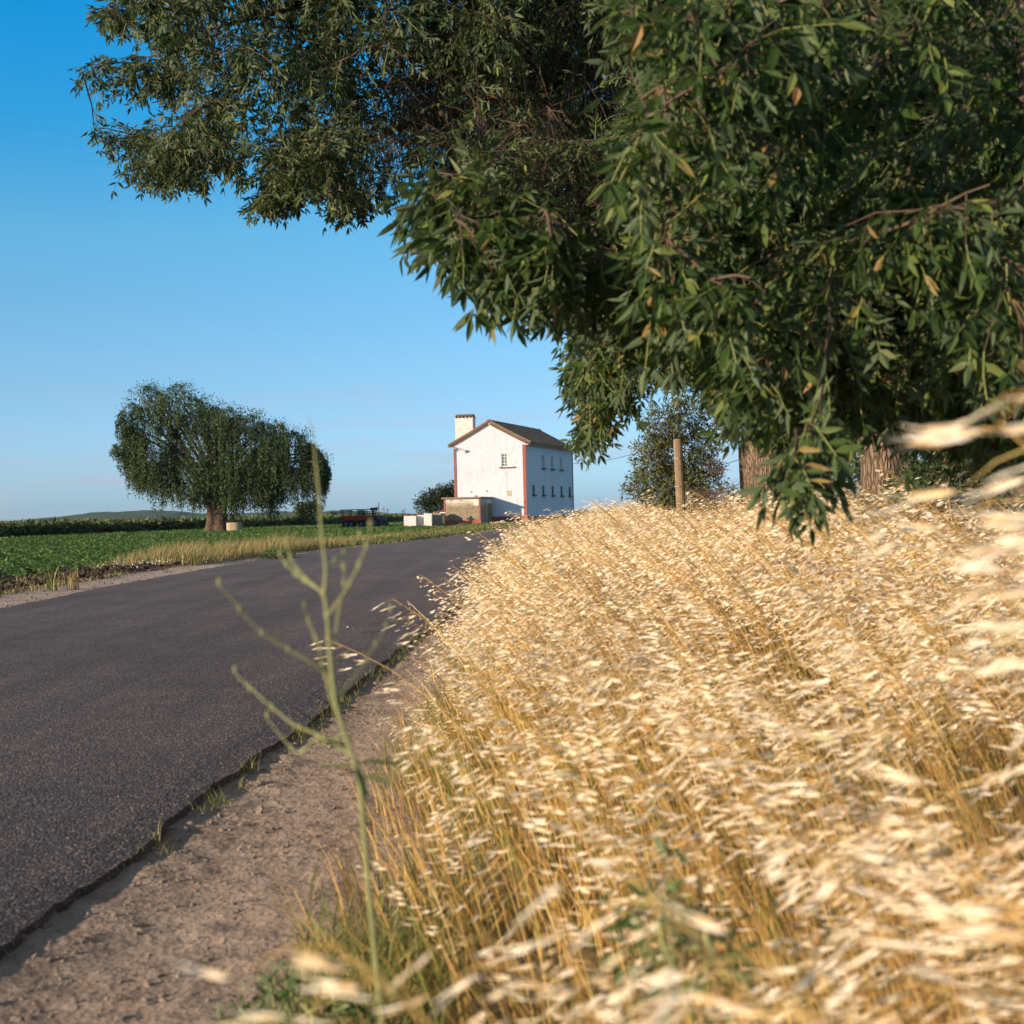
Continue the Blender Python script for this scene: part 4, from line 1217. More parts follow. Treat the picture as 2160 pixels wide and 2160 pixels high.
HUBS = [(430, 120, 110, 330), (330, 240, 90, 300), (640, 110, 120, 300), (760, 190, 110, 300), (560, 240, 80, 200), (880, 260, 110, 330), (680, 330, 90, 150), (290, 520, 100, 420), (205, 540, 45, 120), (420, 500, 100, 400), (560, 520, 90, 420), (610, 600, 90, 380), (950, 300, 120, 350), (1050, 300, 120, 300), (980, 430, 120, 330), (1180, 350, 120, 320), (1290, 400, 120, 350), (1400, 425, 110, 380), (1100, 560, 120, 400), (1230, 580, 110, 420), (1340, 560, 120, 430), (1470, 465, 100, 430), (1555, 500, 70, 430), (1645, 640, 60, 330), (1700, 690, 35, 280), (1160, 740, 100, 340), (1260, 770, 70, 340), (1420, 700, 110, 330), (1540, 740, 90, 310), (800, 440, 120, 420), (740, 660, 100, 380), (860, 640, 120, 380), (480, 660, 100, 370), (350, 640, 90, 330), (760, 820, 80, 240), (640, 780, 80, 260), (1000, 700, 130, 330), (900, 800, 100, 220), (1060, 830, 80, 240), (1620, 560, 50, 200), (270, 300, 60, 200), (490, 330, 70, 240), (370, 420, 80, 250), (300, 400, 60, 260), (560, 380, 70, 220)]
for hx, hy, hr, hl in HUBS:
    for cpy in range(3):
        if cpy and rg.random() < .33: continue
        zx0 = hx + rg.normal() * (0 if cpy == 0 else 28); zy0 = hy + (0 if cpy == 0 else 14 + rg.random() * 45)
        Yh = (-1 + cpy) * 2.6 * math.sqrt(max(.05, 1 - ((hx - 950) / 860) ** 2)) * (1 if hy > 230 else .6) + rg.normal() * .5
        for k in range(31):
            a = rg.random() * 6.283; rr = hr * K2 * math.sqrt(rg.random())
            ex, ey = math.cos(a) * rr, math.sin(a) * rr * 1.1
            zx = zx0 + ex / K2; bot = np.interp(zx, BOTX, BOTY) + 18 + 230 * (fbm(zx / 38., cpy * 3.7 + hx, 2) - .55)
            top = max(zy0 + 45 * (rr / (hr * K2)) ** 2, np.interp(zx, TOPX, TOPY) + 4)
            Ln = hl * rg.uniform(.35, 1.0) * (1.05 - .35 * rr / (hr * K2)); Ln = min(Ln, bot - top + rg.uniform(-25, 20))
            if rg.random() < .10: Ln = max(Ln, (bot - top) * rg.uniform(.75, 1.05))
            if Ln < 25: continue
            L_ = Ln * K2; n_ = int(8 + L_ * 15); f = np.sort(rg.random(n_)); arch = np.sin(np.minimum(f * 4, 1) * 1.57)
            cx = wx(zx0) + ex * (.35 + .65 * arch) + rg.normal(size=n_) * .075
            cy = Yh + ey * (.35 + .65 * arch) + rg.normal(size=n_) * .08
            cz = wz(top) - L_ * f + .15 * np.sin(np.minimum(f * 4, 1) * 3.14)
            P.append(np.stack([cx, cy, cz], -1))
            Dd.append(np.stack([rg.normal(size=n_) * .6, rg.normal(size=n_) * .6, -np.ones(n_) * .8], -1)); Sz.append(rg.uniform(.14, .27, n_))
# upright leafy tufts along the top edge
for k in range(150):
    zx = rg.uniform(250, 1730); ty = np.interp(zx, TOPX, TOPY)
    dep = rg.normal() * .3; c = np.array([wx(zx), dep * 5, wz(ty + rg.uniform(-6, 55) + 260 * dep * dep)])
    n_ = 22; P.append(c + rg.normal(size=(n_, 3)) * [.28, .28, .22]); Dd.append(rg.normal(size=(n_, 3)) + [0, 0, .1]); Sz.append(rg.uniform(.13, .24, n_))
# boughs
for k in range(34):
    zx = rg.uniform(240, 1690); ty = np.interp(zx, TOPX, TOPY); e = np.array([wx(zx), rg.uniform(-3.5, 3.5), wz(ty + 60 + 120 * rg.random())])
    s = np.array([rg.uniform(-.6, .6), 0, 2.4 + rg.random()]); t = np.linspace(0, 1, 12)[:, None]
    mid = (s + e) / 2 + np.array([0, 0, 1.5]); w.tube((1 - t) ** 2 * s + 2 * t * (1 - t) * mid + t * t * e, np.linspace(.2, .03, 12), 6)
P = np.concatenate(P); Dd = np.concatenate(Dd); Sz = np.concatenate(Sz)
lb = Big(); WL = (np.array([[0, 0, 0], [.5, .17, .03], [1, 0, -.04], [.5, -.17, .03]]), [(0, 3, 2, 1)], [0])
lb.inst(WL, frames(Dd, rg.normal(size=(len(P), 3)) + [0, -.3, .4], Sz), P)
w.build('trunk', M['willowbark'], willow, smooth=True); lb.build('crown', M['willow'], willow)

# ------------------------------------------------------------------ ground cover on the left
def blades(b, P, h, lean, wid, rg, segs=3, mi=0, wind=(0, 0, 0)):
    """thin curved grass blades as strips"""
    n = len(P); a = rg.uniform(0, 2 * math.pi, n); az = rg.uniform(0, 2 * math.pi, n)
    dirx = np.stack([np.cos(a), np.sin(a), np.zeros(n)], -1); sid = np.stack([-np.sin(az), np.cos(az), np.zeros(n)], -1)
    h = np.broadcast_to(h, n)[:, None]; lean = np.broadcast_to(lean, n)[:, None]; wid = np.broadcast_to(wid, n)[:, None]
    rows = []
    for k in range(segs + 1):
        t = k / segs
        c = P + np.array([0, 0, 1.0]) * h * t * (1 - .25 * lean * t) + (dirx * lean + np.array(wind)) * h * t * t
        ww = wid * (1 - t ** 1.5) * .5
        if k < segs: rows += [c - sid * ww, c + sid * ww]
        else: rows += [c]
    V = np.stack(rows, 1); m_ = V.shape[1]
    fs = [(2 * k, 2 * k + 1, 2 * k + 3, 2 * k + 2) for k in range(segs - 1)] + [(2 * segs - 2, 2 * segs - 1, 2 * segs)]
    lo = np.array([i for f in fs for i in f]); L = (lo[None] + (np.arange(n) * m_)[:, None]).ravel()
    b.raw(V.reshape(-1, 3), L, np.tile([len(f) for f in fs], n), np.full(n * len(fs), mi))


rg = np.random.default_rng(77)


def edge_pts(n, y0, y1, o0, o1, pw=1.0):
    """points beside the left road edge, o = distance outwards"""
    y = y0 + (y1 - y0) * rg.random(n) ** pw; o = rg.uniform(o0, o1, n)
    return y, o, np.stack([xl_at(y) - o, y, Bz(y) - .06], -1)


# low crop rows in the field
n = 64000
y = 24 + 150 * rg.random(n) ** 1.5
x0 = np.interp(y, HL[:, 1], HL[:, 0]) - .5; x0 = np.maximum(x0, -.37 * y - 3)
x1 = np.where(y < 100, xl_at(y) - 3.7, np.interp(y, [100, 112, 135, 420], [-3.9, -7, -4, 60]))
x = x0 + (x1 - x0) * rg.random(n)
row = np.round((x * .93 + y * .36) / .75) * .75 - (x * .93 + y * .36)
x = x + row * .75 * .93; y = y + row * .75 * .36
keep = fbm(x * .35, y * .35, 3) > .28
P = np.stack([x, y, Bz(y) - .04 + .05 * rg.random(n)], -1)[keep]; n = len(P)
P3 = np.repeat(P, 5, 0) + (rg.random((n * 5, 3)) - .5) * [.26, .26, .10] + [0, 0, .05]
b = Big(); b.inst(QUAD, frames(rg.normal(size=(n * 5, 3)) * [1, 1, .35], rg.normal(size=(n * 5, 3)) * .5 + [0, 0, 1], .065 + .075 * rg.random(n * 5) + .0006 * P3[:, 1]), P3)
tag(b.build('crop_plants', M['crop']), 'low green crop covering the field left of the road', 'crop', kind='stuff')

# tall cane crop behind the field: its edge and its top
n = 26000
u = rg.random(n); yy = 42 + (430 - 42) * u ** 1.7; xx = np.interp(yy, HL[:, 1], HL[:, 0])
inn = rg.random(n) ** 1.6 * np.minimum(26, 4 + yy * .08)
wob = 1.2 * (fbm(yy * .25, yy * 0, 3) - .5)
P = np.stack([xx - inn + wob, yy, Bz(yy) - .1], -1)
hh = 1.00 + .32 * fbm(P[:, 0] * .5, P[:, 1] * .25, 3) - .1 + .012 * np.maximum(0, yy - 150) * .05
n5 = np.repeat(P, 6, 0); h5 = np.repeat(hh, 6) * rg.random(n * 6) ** .55
n5 = n5 + np.stack([rg.normal(size=n * 6) * .16, rg.normal(size=n * 6) * .25, h5], -1)
b = Big(); b.inst(QUAD, frames(rg.normal(size=(n * 6, 3)) * [1, 1, .9], rg.normal(size=(n * 6, 3)) + [0, 0, .6], .24 + .22 * rg.random(n * 6) + .0012 * n5[:, 1]), n5)
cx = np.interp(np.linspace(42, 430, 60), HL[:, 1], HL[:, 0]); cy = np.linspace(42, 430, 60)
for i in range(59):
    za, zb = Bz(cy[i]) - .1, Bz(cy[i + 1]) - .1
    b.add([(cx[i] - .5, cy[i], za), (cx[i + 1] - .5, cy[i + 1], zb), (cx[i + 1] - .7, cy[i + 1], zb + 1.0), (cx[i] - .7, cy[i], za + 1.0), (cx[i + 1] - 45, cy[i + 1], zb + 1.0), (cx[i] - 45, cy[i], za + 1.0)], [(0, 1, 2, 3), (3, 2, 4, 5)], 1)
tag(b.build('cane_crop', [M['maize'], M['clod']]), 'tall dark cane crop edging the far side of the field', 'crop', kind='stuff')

# dry tan grass and weeds along the left verge
b = Big()
y, o, P = edge_pts(5200, 17, 104, 1.5, 3.9, 1.1)
k_ = (fbm(y * .22, o * .6 + 3, 3) > .47) | (y > 55); P = P[k_]; y = y[k_]
hgt = (.13 + .20 * sstep(33, 46, y)) * rg.uniform(.5, 1.3, len(P)) * np.where(y > 75, .75, 1)
P3 = np.repeat(P, 6, 0) + rg.normal(size=(len(P) * 6, 3)) * [.12, .16, .0]
blades(b, P3, np.repeat(hgt, 6) * rg.uniform(.5, 1.1, len(P3)), rg.uniform(.1, .7, len(P3)), .014 + .00028 * P3[:, 1], rg, 2, 0, (.1, 0, 0))
y, o, P = edge_pts(2600, 40, 60, 1.2, 3.6)
hgt = rg.uniform(.25, .85, len(P)) * np.clip(.4 + fbm(y * .5, o, 2), .3, 1)
P3 = np.repeat(P, 4, 0) + rg.normal(size=(len(P) * 4, 3)) * [.10, .14, .0]
blades(b, P3, np.repeat(hgt, 4) * rg.uniform(.6, 1.1, len(P3)), rg.uniform(.1, .5, len(P3)), .020, rg, 2, 0, (.15, 0, 0))
tag(b.build('dry_grass', M['tangrass']), 'tan dry grass growing along the far verge of the road', 'grass', kind='stuff')
b = Big()
n = 5200; y = rg.uniform(62, 119, n); o = rg.uniform(.7, 4.6, n)
P = np.stack([xl_at(np.minimum(y, 112)) - o, y, Bz(y) - .06], -1)
# in front of the house the weeds stand between the road bend and the walls
n2 = 3800; u_ = rg.random(n2); ex = np.interp(u_, [0, .5, 1], [-9, 0, 9]); q = np.array([[xx_, np.interp(xx_, [-9, -4, 1.4, 4, 9], [112.5, 112.5, 112.2, 114.4, 117.6])] for xx_ in ex]); q[:, 1] += rg.random(n2) ** 1.3 * np.interp(ex, [-9, -4.5, -3, 1.5, 3, 9], [6.5, 4.2, 4.8, 7.0, 7.5, 12])
q = q[(q[:, 0] < 1.0) | (q[:, 1] < 120.0 + (q[:, 0] - 1.3) * 3.3 - 1)]
P = np.vstack([P, np.stack([q[:, 0], q[:, 1], np.full(len(q), HG - .08)], -1)])
hg_ = (.16 + .42 * np.clip(fbm(P[:, 0] * .55, P[:, 1] * .55, 3) * 1.6 - .5, 0, 1)) * np.interp(P[:, 1], [62, 95, 112, 120], [.8, .8, .8, .95])
P3 = np.repeat(P, 5, 0) + rg.normal(size=(len(P) * 5, 3)) * [.12, .12, .0]
blades(b, P3, np.repeat(hg_, 5) * rg.uniform(.5, 1.2, len(P3)), rg.uniform(.1, .8, len(P3)), .045, rg, 2, 0)
P3 = np.repeat(P, 3, 0) + np.stack([rg.normal(size=len(P) * 3) * .14, rg.normal(size=len(P) * 3) * .14, np.repeat(hg_, 3) * rg.random(len(P) * 3) * .8], -1)
b.inst((QUAD[0], QUAD[1], [1]), frames(rg.normal(size=P3.shape) * [1, 1, .5], rg.normal(size=P3.shape) * .6 + [0, 0, 1], rg.uniform(.07, .18, len(P3))), P3)
tag(b.build('roadside_weeds', [M['verdgrass'], M['greenweed']]), 'yellow green weeds between the road and the white house', 'weeds', kind='stuff')
# one dark bushy weed in the dry grass, flowers in the crop edge
p = at(588, 1160, 43); base = (p.x, 43, float(Bz(43) - .08))
shrub('weed_clump', 'dark green weed clump in the tan grass beyond the road', 'weed', base, [(0, 0, .2, .42, .3, .22), (.35, 0, .14, .25, .2, .15), (-.35, .1, .14, .25, .2, .15)], 1500, .06, 'greenweed', seed=41, tmpl=QUAD)
b = Big(); n = 160
P = np.stack([at(290, 1175, 36).x + rg.normal(size=n) * .55, 36 + rg.normal(size=n) * 1.2, .12 + .10 * rg.random(n)], -1)
b.inst(QUAD, frames(rg.normal(size=(n, 3)), rg.normal(size=(n, 3)) * .5 + [0, 0, 1], rg.uniform(.03, .06, n)), P)
tag(b.build('white_flowers', M['foam']), 'patch of small white flowers at the near edge of the green field', 'flowers', kind='stuff')
for (px, py, Y, h, lab) in [(110, 1220, 26.8, .62, 'yellow green grass tuft standing in the dark clods at the left'), (153, 1222, 27.2, .5, 'short tan grass tuft right of the yellow green one')]:
    p = at(px, py, Y); b = Big(); blades(b, np.array([p.x, Y, -.06]) + rg.normal(size=(26, 3)) * [.05, .05, 0], h * rg.uniform(.5, 1, 26), rg.uniform(.05, .35, 26), .02, rg, 3)
    tag(b.build('grass_tuft', M['verdgrass' if h > .6 else 'tangrass']), lab, 'grass tuft')

# ------------------------------------------------------------------ stones and litter on the verges
def rock_t(rg):
    V, fs = [], []
    for lv_, rr in ((-.5, .75), (0.05, 1), (.5, .65)):
        for k in range(6):
            a = k * 1.047 + lv_; q = rr * (1 + .75 * (rg.random() - .5)); V.append((q * math.cos(a) * 1.2, q * math.sin(a) * .85, lv_ * .8 + .25 * (rg.random() - .5)))
    V.append((0, 0, .72))
    for l in range(2):
        for k in range(6): fs.append((l * 6 + k, l * 6 + (k + 1) % 6, l * 6 + 6 + (k + 1) % 6, l * 6 + 6 + k))
    for k in range(6): fs.append((12 + k, 12 + (k + 1) % 6, 18))
    return np.array(V) * .5, fs, [0] * len(fs)


ROCK = [rock_t(rg) for _ in range(5)]


def scatter_rocks(b, P, s, mi=0):
    w_ = rg.integers(0, 5, len(P)); n = len(P)
    R = frames(rg.normal(size=(n, 3)) * [1, 1, .2], rg.normal(size=(n, 3)) * .2 + [0, 0, 1], s)
    for k in range(5):
        V, fs, mm_ = ROCK[k]; b.inst((V, fs, [mi] * len(fs)), R[w_ == k], P[w_ == k])


b = Big()
n = 9000; y = 1.8 + 17 * rg.random(n) ** 1.5; e = rg.random(n) ** 1.3 * 1.9 - .05
x = xr_at(y) + e; s = (.004 + .016 * rg.random(n) ** 5 + .004 * rg.random(n)) * np.interp(e, [0, .25, .6], [1.25, 1.1, .9])
cl = fbm(x * 3, y * 3, 3); s = s * np.clip(.3 + cl * 1.3, .4, 1.3)
q_ = -.02 - .7 * rg.random(1500) ** 2.2; yq = 2.5 + 16 * rg.random(1500); sq = .003 + .007 * rg.random(1500) ** 3
scatter_rocks(b, np.stack([xr_at(yq) + q_, yq, .012 + sq * .2], -1), sq)
scatter_rocks(b, np.stack([x, y, verge_z(x, y) + s * .18], -1), s)
n = 2600; y = 8 + 38 * rg.random(n) ** 1.2; o = rg.normal(size=n) * .35 + rg.choice([.05, 1.2], n)
s = .012 + .05 * rg.random(n) ** 3
scatter_rocks(b, np.stack([xl_at(y) - o, y, Bz(y) - .045 + s * .2], -1), s)
n = 2200; y = 46 + 58 * rg.random(n); o = rg.normal(size=n) * .4 + .35; s = .02 + .07 * rg.random(n) ** 3
scatter_rocks(b, np.stack([xl_at(y) - o, y, Bz(y) - .045 + s * .2], -1), s)
tag(b.build('gravel', M['pebble']), 'loose gravel and pebbles along both road edges', 'gravel', kind='stuff')
b = Big()
n = 900; y = 16 + 24 * rg.random(n); o = rg.uniform(1.6, 3.6, n); s = .04 + .12 * rg.random(n) ** 2
scatter_rocks(b, np.stack([xl_at(y) - o, y, Bz(y) + s * .2], -1), s)
tag(b.build('soil_clods', M['clod']), 'dark soil clods at the edge of the field', 'clods', kind='stuff')

# ------------------------------------------------------------------ wild oats
def glume(L, wdt, detail):
    if detail:
        V = np.array([[0, 0, 0], [.28, wdt * .42, .0], [.28, 0, wdt * .30], [.28, -wdt * .42, 0], [.62, wdt * .34, -.01], [.62, 0, wdt * .24], [.62, -wdt * .34, -.01], [1, 0, -.03]])
        return V * L, [(0, 2, 1), (0, 3, 2), (1, 2, 5, 4), (2, 3, 6, 5), (4, 5, 7), (5, 6, 7)]
    V = np.array([[0, 0, 0], [.4, wdt * .45, 0], [.4, 0, wdt * .3], [.4, -wdt * .45, 0], [1, 0, -.03]])
    return V * L, [(0, 2, 1), (0, 3, 2), (1, 2, 4), (2, 3, 4)]


def rotm(axis, a): return np.array(Matrix.Rotation(a, 3, Vector(axis)))


def spikelet(rg, detail):
    b = Big()
    V, fs = glume(1.0, .185, detail); op = rg.uniform(.04, .13)
    for s in (1, -1):
        W_ = V @ rotm((0, 0, 1), s * op).T
        if s < 0: W_[:, 2] *= -1
        b.add(W_ @ rotm((1, 0, 0), rg.uniform(-.4, .4)).T, fs if s > 0 else [f[::-1] for f in fs], 1)
    if detail:
        V2, f2 = glume(.8, .16, False); b.add(V2, f2, 0)
        for s in (1, -1):
            y_ = s * rg.uniform(.05, .35); b.add([[.5, 0, .01], [.5, 0, -.01], [1.2, y_ * .6, .0], [1.75, y_, -.12]], [(0, 1, 2), (1, 3, 2)], 1)
    V = np.concatenate(b.V); L = np.concatenate(b.L); S_ = np.concatenate(b.S); M_ = np.concatenate(b.M); o = np.concatenate([[0], np.cumsum(S_)])
    return V, [tuple(L[o[i]:o[i + 1]]) for i in range(len(S_))], list(M_)


def oat(rg, detail, nsp, ksides=3, segs=7, wind=1.0, h=1.0, parts=None, lean=None):
    """one wild oat about one metre tall, blown towards -X; material 0 stem, 1 spikelet"""
    b = Big()
    stem = Big() if parts is not None else b; head = Big() if parts is not None else b
    lx = rg.uniform(.14, .30) * wind; lq = rg.uniform(.16, .40) * wind; ly = rg.uniform(-.08, .08)
    if lean is not None: lx, lq = lean * .45, lean * .55
    f = lambda t: np.array([-(lx * t + lq * t * t * t), ly * t * t, t * (1 - .10 * t * t)]) * h
    T = np.linspace(0, 1.0, segs + 1)
    stem.tube([f(t) for t in T], np.interp(T, [0, .7, 1], [.0026, .0019, .0008]) * (1 if detail else 1.4), ksides, 0)
    for k in range(3 if detail else 1):
        t0 = rg.uniform(.12, .6); a = rg.uniform(-.9, .9) + math.pi; L_ = rg.uniform(.14, .26)
        d = np.array([math.cos(a), math.sin(a), 0]); p0 = f(t0); sd = np.cross(d, [0, 0, 1]) * .0035
        p1 = p0 + d * L_ * .45 + [0, 0, L_ * .35]; p2 = p0 + d * L_ + [0, 0, L_ * .12 * rg.uniform(-2, 1.5)]
        stem.add([p0 - sd, p0 + sd, p1 + sd, p1 - sd, p2], [(0, 1, 2, 3), (3, 2, 4)], 0)
    sp = [spikelet(rg, detail) for _ in range(3)]; dz0 = rg.uniform(-.75, .05)
    for k in range(nsp):
        t0 = rg.uniform(.62, 1.0); p0 = f(t0)
        side = rg.uniform(-1, 1); L_ = rg.uniform(.02, .10) * (1.25 - .6 * (t0 - .66) / .34)
        d = norm([-.55 * wind - .1 + rg.uniform(-.3, .3), side * .7, rg.uniform(-.35, .6)])
        p1 = p0 + d * L_ * .6; p2 = p0 + d * L_ + np.array([-.25, 0, -.35]) * L_
        sd = np.array([0, .0007, .0007])
        stem.add([p0 - sd, p0 + sd, p1 + sd * .8, p1 - sd * .8, p2], [(0, 1, 2, 3), (3, 2, 4)], 0)
        ax = norm([-.85 * wind - .05, .30 + side * .28 + rg.uniform(-.2, .2), dz0 + rg.uniform(-.25, .25)])
        V, fs, mm_ = sp[k % 3]
        R = frames(ax[None], norm(rg.normal(size=3) + [0, 0, .4])[None], [rg.uniform(.021, .045)])[0]
        head.add(V @ R.T + p2, fs, mm_)
    if parts is not None: return stem, head
    V = np.concatenate(b.V); L = np.concatenate(b.L); S_ = np.concatenate(b.S); M_ = np.concatenate(b.M)
    return V, np.array(L), S_, M_


class FastT:
    """like Big.inst for ready flattened templates"""
    def __init__(self, t): self.V, self.L, self.S, self.M = t
    def into(self, b, R, P):
        N = len(P)
        if not N: return
        W_ = np.einsum('nij,kj->nki', R, self.V) + P[:, None, :]
        b.raw(W_.reshape(-1, 3), (self.L[None] + (np.arange(N) * len(self.V))[:, None]).ravel(), np.tile(self.S, N), np.tile(self.M, N))


OL_Y = [-1, .5, 1.3, 2.0, 3.3, 6, 9, 14, 20, 28, 35, 45, 52, 66, 82, 100]
OL_X = [.19, .19, .15, -.04, -.28, -.36, -.33, -.26, -.04, .25, .6, 1.0, 1.4, 3.5, 6.4, 10]
oxl = lambda y: np.interp(y, OL_Y, OL_X)
rg = np.random.default_rng(99)


def oat_height(x, y):
    e = x - oxl(y)
    h = .76 + .06 * sstep(2, 6, y) + .20 * (1 - sstep(1.1, 2.0, y)) + .16 * sstep(8, 22, y)
    h = h * (.45 + .55 * sstep(-.1, .55, e)) + .10 * sstep(1.0, 2.6, e) + .08 * sstep(1.0, 2.4, e) * sstep(2.5, 6, y)
    dip = .28 * np.exp(-(((x - .02) / .30) ** 2 + ((y - 2.3) / .5) ** 2))
    return h * (1 - dip) * (.76 + .50 * fbm(x * 1.5 + 3, y * 1.3, 3))


b = Big()
near = [FastT(oat(rg, True, int(rg.integers(14, 27)), 4, 8, lean=rg.uniform(.24, .46))) for _ in range(12)]
mid = [FastT(oat(rg, False, int(rg.integers(18, 30)), 3, 5)) for _ in range(10)]
farT = [FastT(oat(rg, False, 13, 3, 3)) for _ in range(6)]
for (y0, y1, dens, T, xm_) in [(.58, 2.4, 105, near, 1.6), (2.4, 6, 108, near, 2.9), (6, 14, 115, mid, 4.6), (14, 34, 75, mid, 5.2), (34, 78, 16, farT, 7)]:
    n = int((y1 - y0) * 10 * dens)
    y = y0 + (y1 - y0) * rg.random(n); x = rg.uniform(-1.2, 12, n)
    xr_ = np.minimum(.37 * y + .75, xm_ + np.maximum(0, oxl(y)))
    e = x - oxl(y) + .25 * (rg.random(n) - .5)
    cl = fbm(x * 1.6, y * 1.6, 3) - .16 * np.exp(-((x - .02) / .30) ** 2 - ((y - 2.3) / .5) ** 2) - .09 * sstep(.28, .6, x / np.maximum(y, .6) * 1.9) * (1 - sstep(4.5, 8, y))
    k_ = (e > 0) & (x < xr_) & (rg.random(n) < (.35 + .65 * sstep(0, .5, e)) * np.clip((cl - .33) * 4.5, .22, 1)) & ((np.hypot(x, y) > .66))
    x, y = x[k_], y[k_]
    if y0 < 1:
        x = np.concatenate([x, [1.04, 1.0, 1.07, .98, .95, 1.10, 1.02, .97], rg.uniform(.22, .50, 16)]); y = np.concatenate([y, [1.42, 1.36, 1.5, 1.4, 1.34, 1.55, 1.5, 1.45], rg.uniform(.95, 1.35, 16)])
    n = len(x)
    h = oat_height(x, y) * rg.normal(1, .11, n).clip(.65, 1.32)
    if y0 < 1: h[-16:] = rg.uniform(.82, 1.02, 16); h[-24:-16] = [1.36, 1.30, 1.24, 1.18, 1.12, 1.30, 1.14, 1.06]
    a = rg.normal(size=n) * np.where(y < 2, .20, .55); tl = rg.normal(size=n) * .10
    ca, sa = np.cos(a), np.sin(a)
    R = np.zeros((n, 3, 3)); R[:, 0, 0] = ca; R[:, 0, 1] = -sa; R[:, 1, 0] = sa; R[:, 1, 1] = ca; R[:, 2, 2] = 1; R[:, 0, 2] = tl - .05
    grow = np.interp(y, [0, 8, 30, 70], [1.0, 1.0, 1.1, 1.5])
    if y0 < 1: R[-24:-16] = np.eye(3)
    R = R * h[:, None, None]
    P = np.stack([x, y, verge_z(x, y) - .02], -1)
    w_ = rg.integers(0, len(T), n)
    for k in range(len(T)): T[k].into(b, R[w_ == k], P[w_ == k])
tag(b.build('wild_oats', [M['strawstem'], M['strawhead']]), 'thick stand of dry straw coloured wild oats blown to the left along the roadside', 'wild oats', kind='stuff')

# dry stems and blades underneath
b = Big()
for (y0, y1, dens, hh_, wd) in [(.45, 3, 1100, .56, .0045), (3, 8, 560, .54, .006), (8, 22, 150, .5, .010)]:
    n = int((y1 - y0) * 6 * dens); y = rg.uniform(y0, y1, n); x = rg.uniform(-1.2, 5.0, n)
    e = x - oxl(y) + .35 * (rg.random(n) - .3); k_ = (e > -.05) & (x < .37 * y + .8) & (fbm(x * 2, y * 2, 2) + .35 * rg.random(n) > .42); x, y, e = x[k_], y[k_], e[k_]; n = len(x)
    P = np.stack([x, y, verge_z(x, y) - .02], -1)
    hb = hh_ * rg.uniform(.35, 1.35, n) * (.45 + .55 * sstep(-.1, .8, e))
    blades(b, P, hb, rg.uniform(.02, .30, n), wd * rg.uniform(.6, 1.3, n), rg, 3, 0, (-.36, 0, 0))
tag(b.build('dry_undergrowth', M['drygrass']), 'golden brown dry grass stems beneath the wild oats', 'grass', kind='stuff')
b = Big()
n = 2600; y = rg.uniform(1.2, 12, n); e = rg.normal(size=n) * .16 + .10; x = oxl(y) + e
k_ = fbm(x * 2.3 + 8, y * 1.7, 3) > .44; x, y = x[k_], y[k_]; n = len(x)
P3 = np.repeat(np.stack([x, y, verge_z(x, y) - .01], -1), 3, 0) + rg.normal(size=(n * 3, 3)) * [.03, .03, 0]
blades(b, P3, rg.uniform(.05, .26, n * 3), rg.uniform(.1, .9, n * 3), rg.uniform(.003, .007, n * 3), rg, 3, 0)
n = 2600; y = rg.uniform(1.7, 4.0, n); x = oxl(y) - .42 * rg.random(n) ** 1.2 + .12; k_ = fbm(x * 4, y * 3, 3) > .42; x, y = x[k_], y[k_]; n = len(x); P = np.stack([x, y, verge_z(x, y)], -1)
blades(b, P, rg.uniform(.04, .22, n), rg.uniform(.2, .9, n), rg.uniform(.003, .007, n), rg, 3, 0)
for k in range(60):
    y = rg.uniform(5, 16); x = float(xr_at(y)) + rg.uniform(0, .12); q = np.array([x, y, float(verge_z(x, y))]) + rg.normal(size=(9, 3)) * [.02, .03, 0]
    blades(b, q, rg.uniform(.03, .12, 9), rg.uniform(.3, 1, 9), .004, rg, 2, 0)
tag(b.build('green_grass', M['verdgrass']), 'short green grass at the foot of the oats beside the dirt verge', 'grass', kind='stuff')

# single tall oats that stand out from the rest: things of their own
def oat_thing(label, x, y, h, seed, wind=1.0, nsp=22, rz=0.0, z=None, lean=None):
    g = np.random.default_rng(seed); st, hd = oat(g, True, nsp, 6, 12, wind, h, parts=True, lean=lean)
    zz = float(verge_z(x, y)) - .02 if z is None else z
    t = empty('oat_stalk', (x, y, zz), rz); tag(t, label, 'wild oat', 'tall wild oats above the stand')
    st.build('stem', M['strawstem'], t); hd.build('panicle', [M['strawstem'], M['strawhead']], t)


p = at(1185, 1060, 6.0)
oat_thing('tall oat whose head crosses the shaded side wall of the white house', p.x + .32, 6.0, 1.26, 3, .75, 20)
oat_thing('tallest blurred oat with large pale spikelets at the right edge', 1.05, 1.20, 1.40, 5, 1.0, 30, lean=.45)
oat_thing('second blurred oat under the tallest one at the right edge', 1.04, 1.24, 1.31, 6, 1.0, 28, lean=.44)
oat_thing('lowest of the large blurred oat heads crowding the right edge', 1.02, 1.28, 1.22, 7, 1.0, 28, lean=.42)
oat_thing('leaning oat with long bare straw stem in front of the big ash trunk', 1.22, 2.1, 1.22, 8, 1.0, 14, lean=.55)
oat_thing('oat head drooping over the asphalt, first one below the house', .15, 5.4, .98, 9, 1.2, 18)
oat_thing('oat head reaching over the road edge, lower than its neighbour by the house', -.02, 5.0, .88, 12, 1.25, 18)
oat_thing('pale oat standing before the wooden fence post', 1.55, 6.6, 1.22, 14, .8, 20)

# ------------------------------------------------------------------ the green weed stalk close to the camera
ZS = 460 / 1111.0
WD_ = 1.9
wb = at(440 + 770 * ZS, 850 + 1900 * ZS, WD_)
wbase = (wb.x + .06, WD_ + .02, float(verge_z(wb.x, WD_)) - .02)
weed = empty('weed_stalk', wbase); tag(weed, 'tall bare green branching weed stalk rising in front of the road', 'weed')


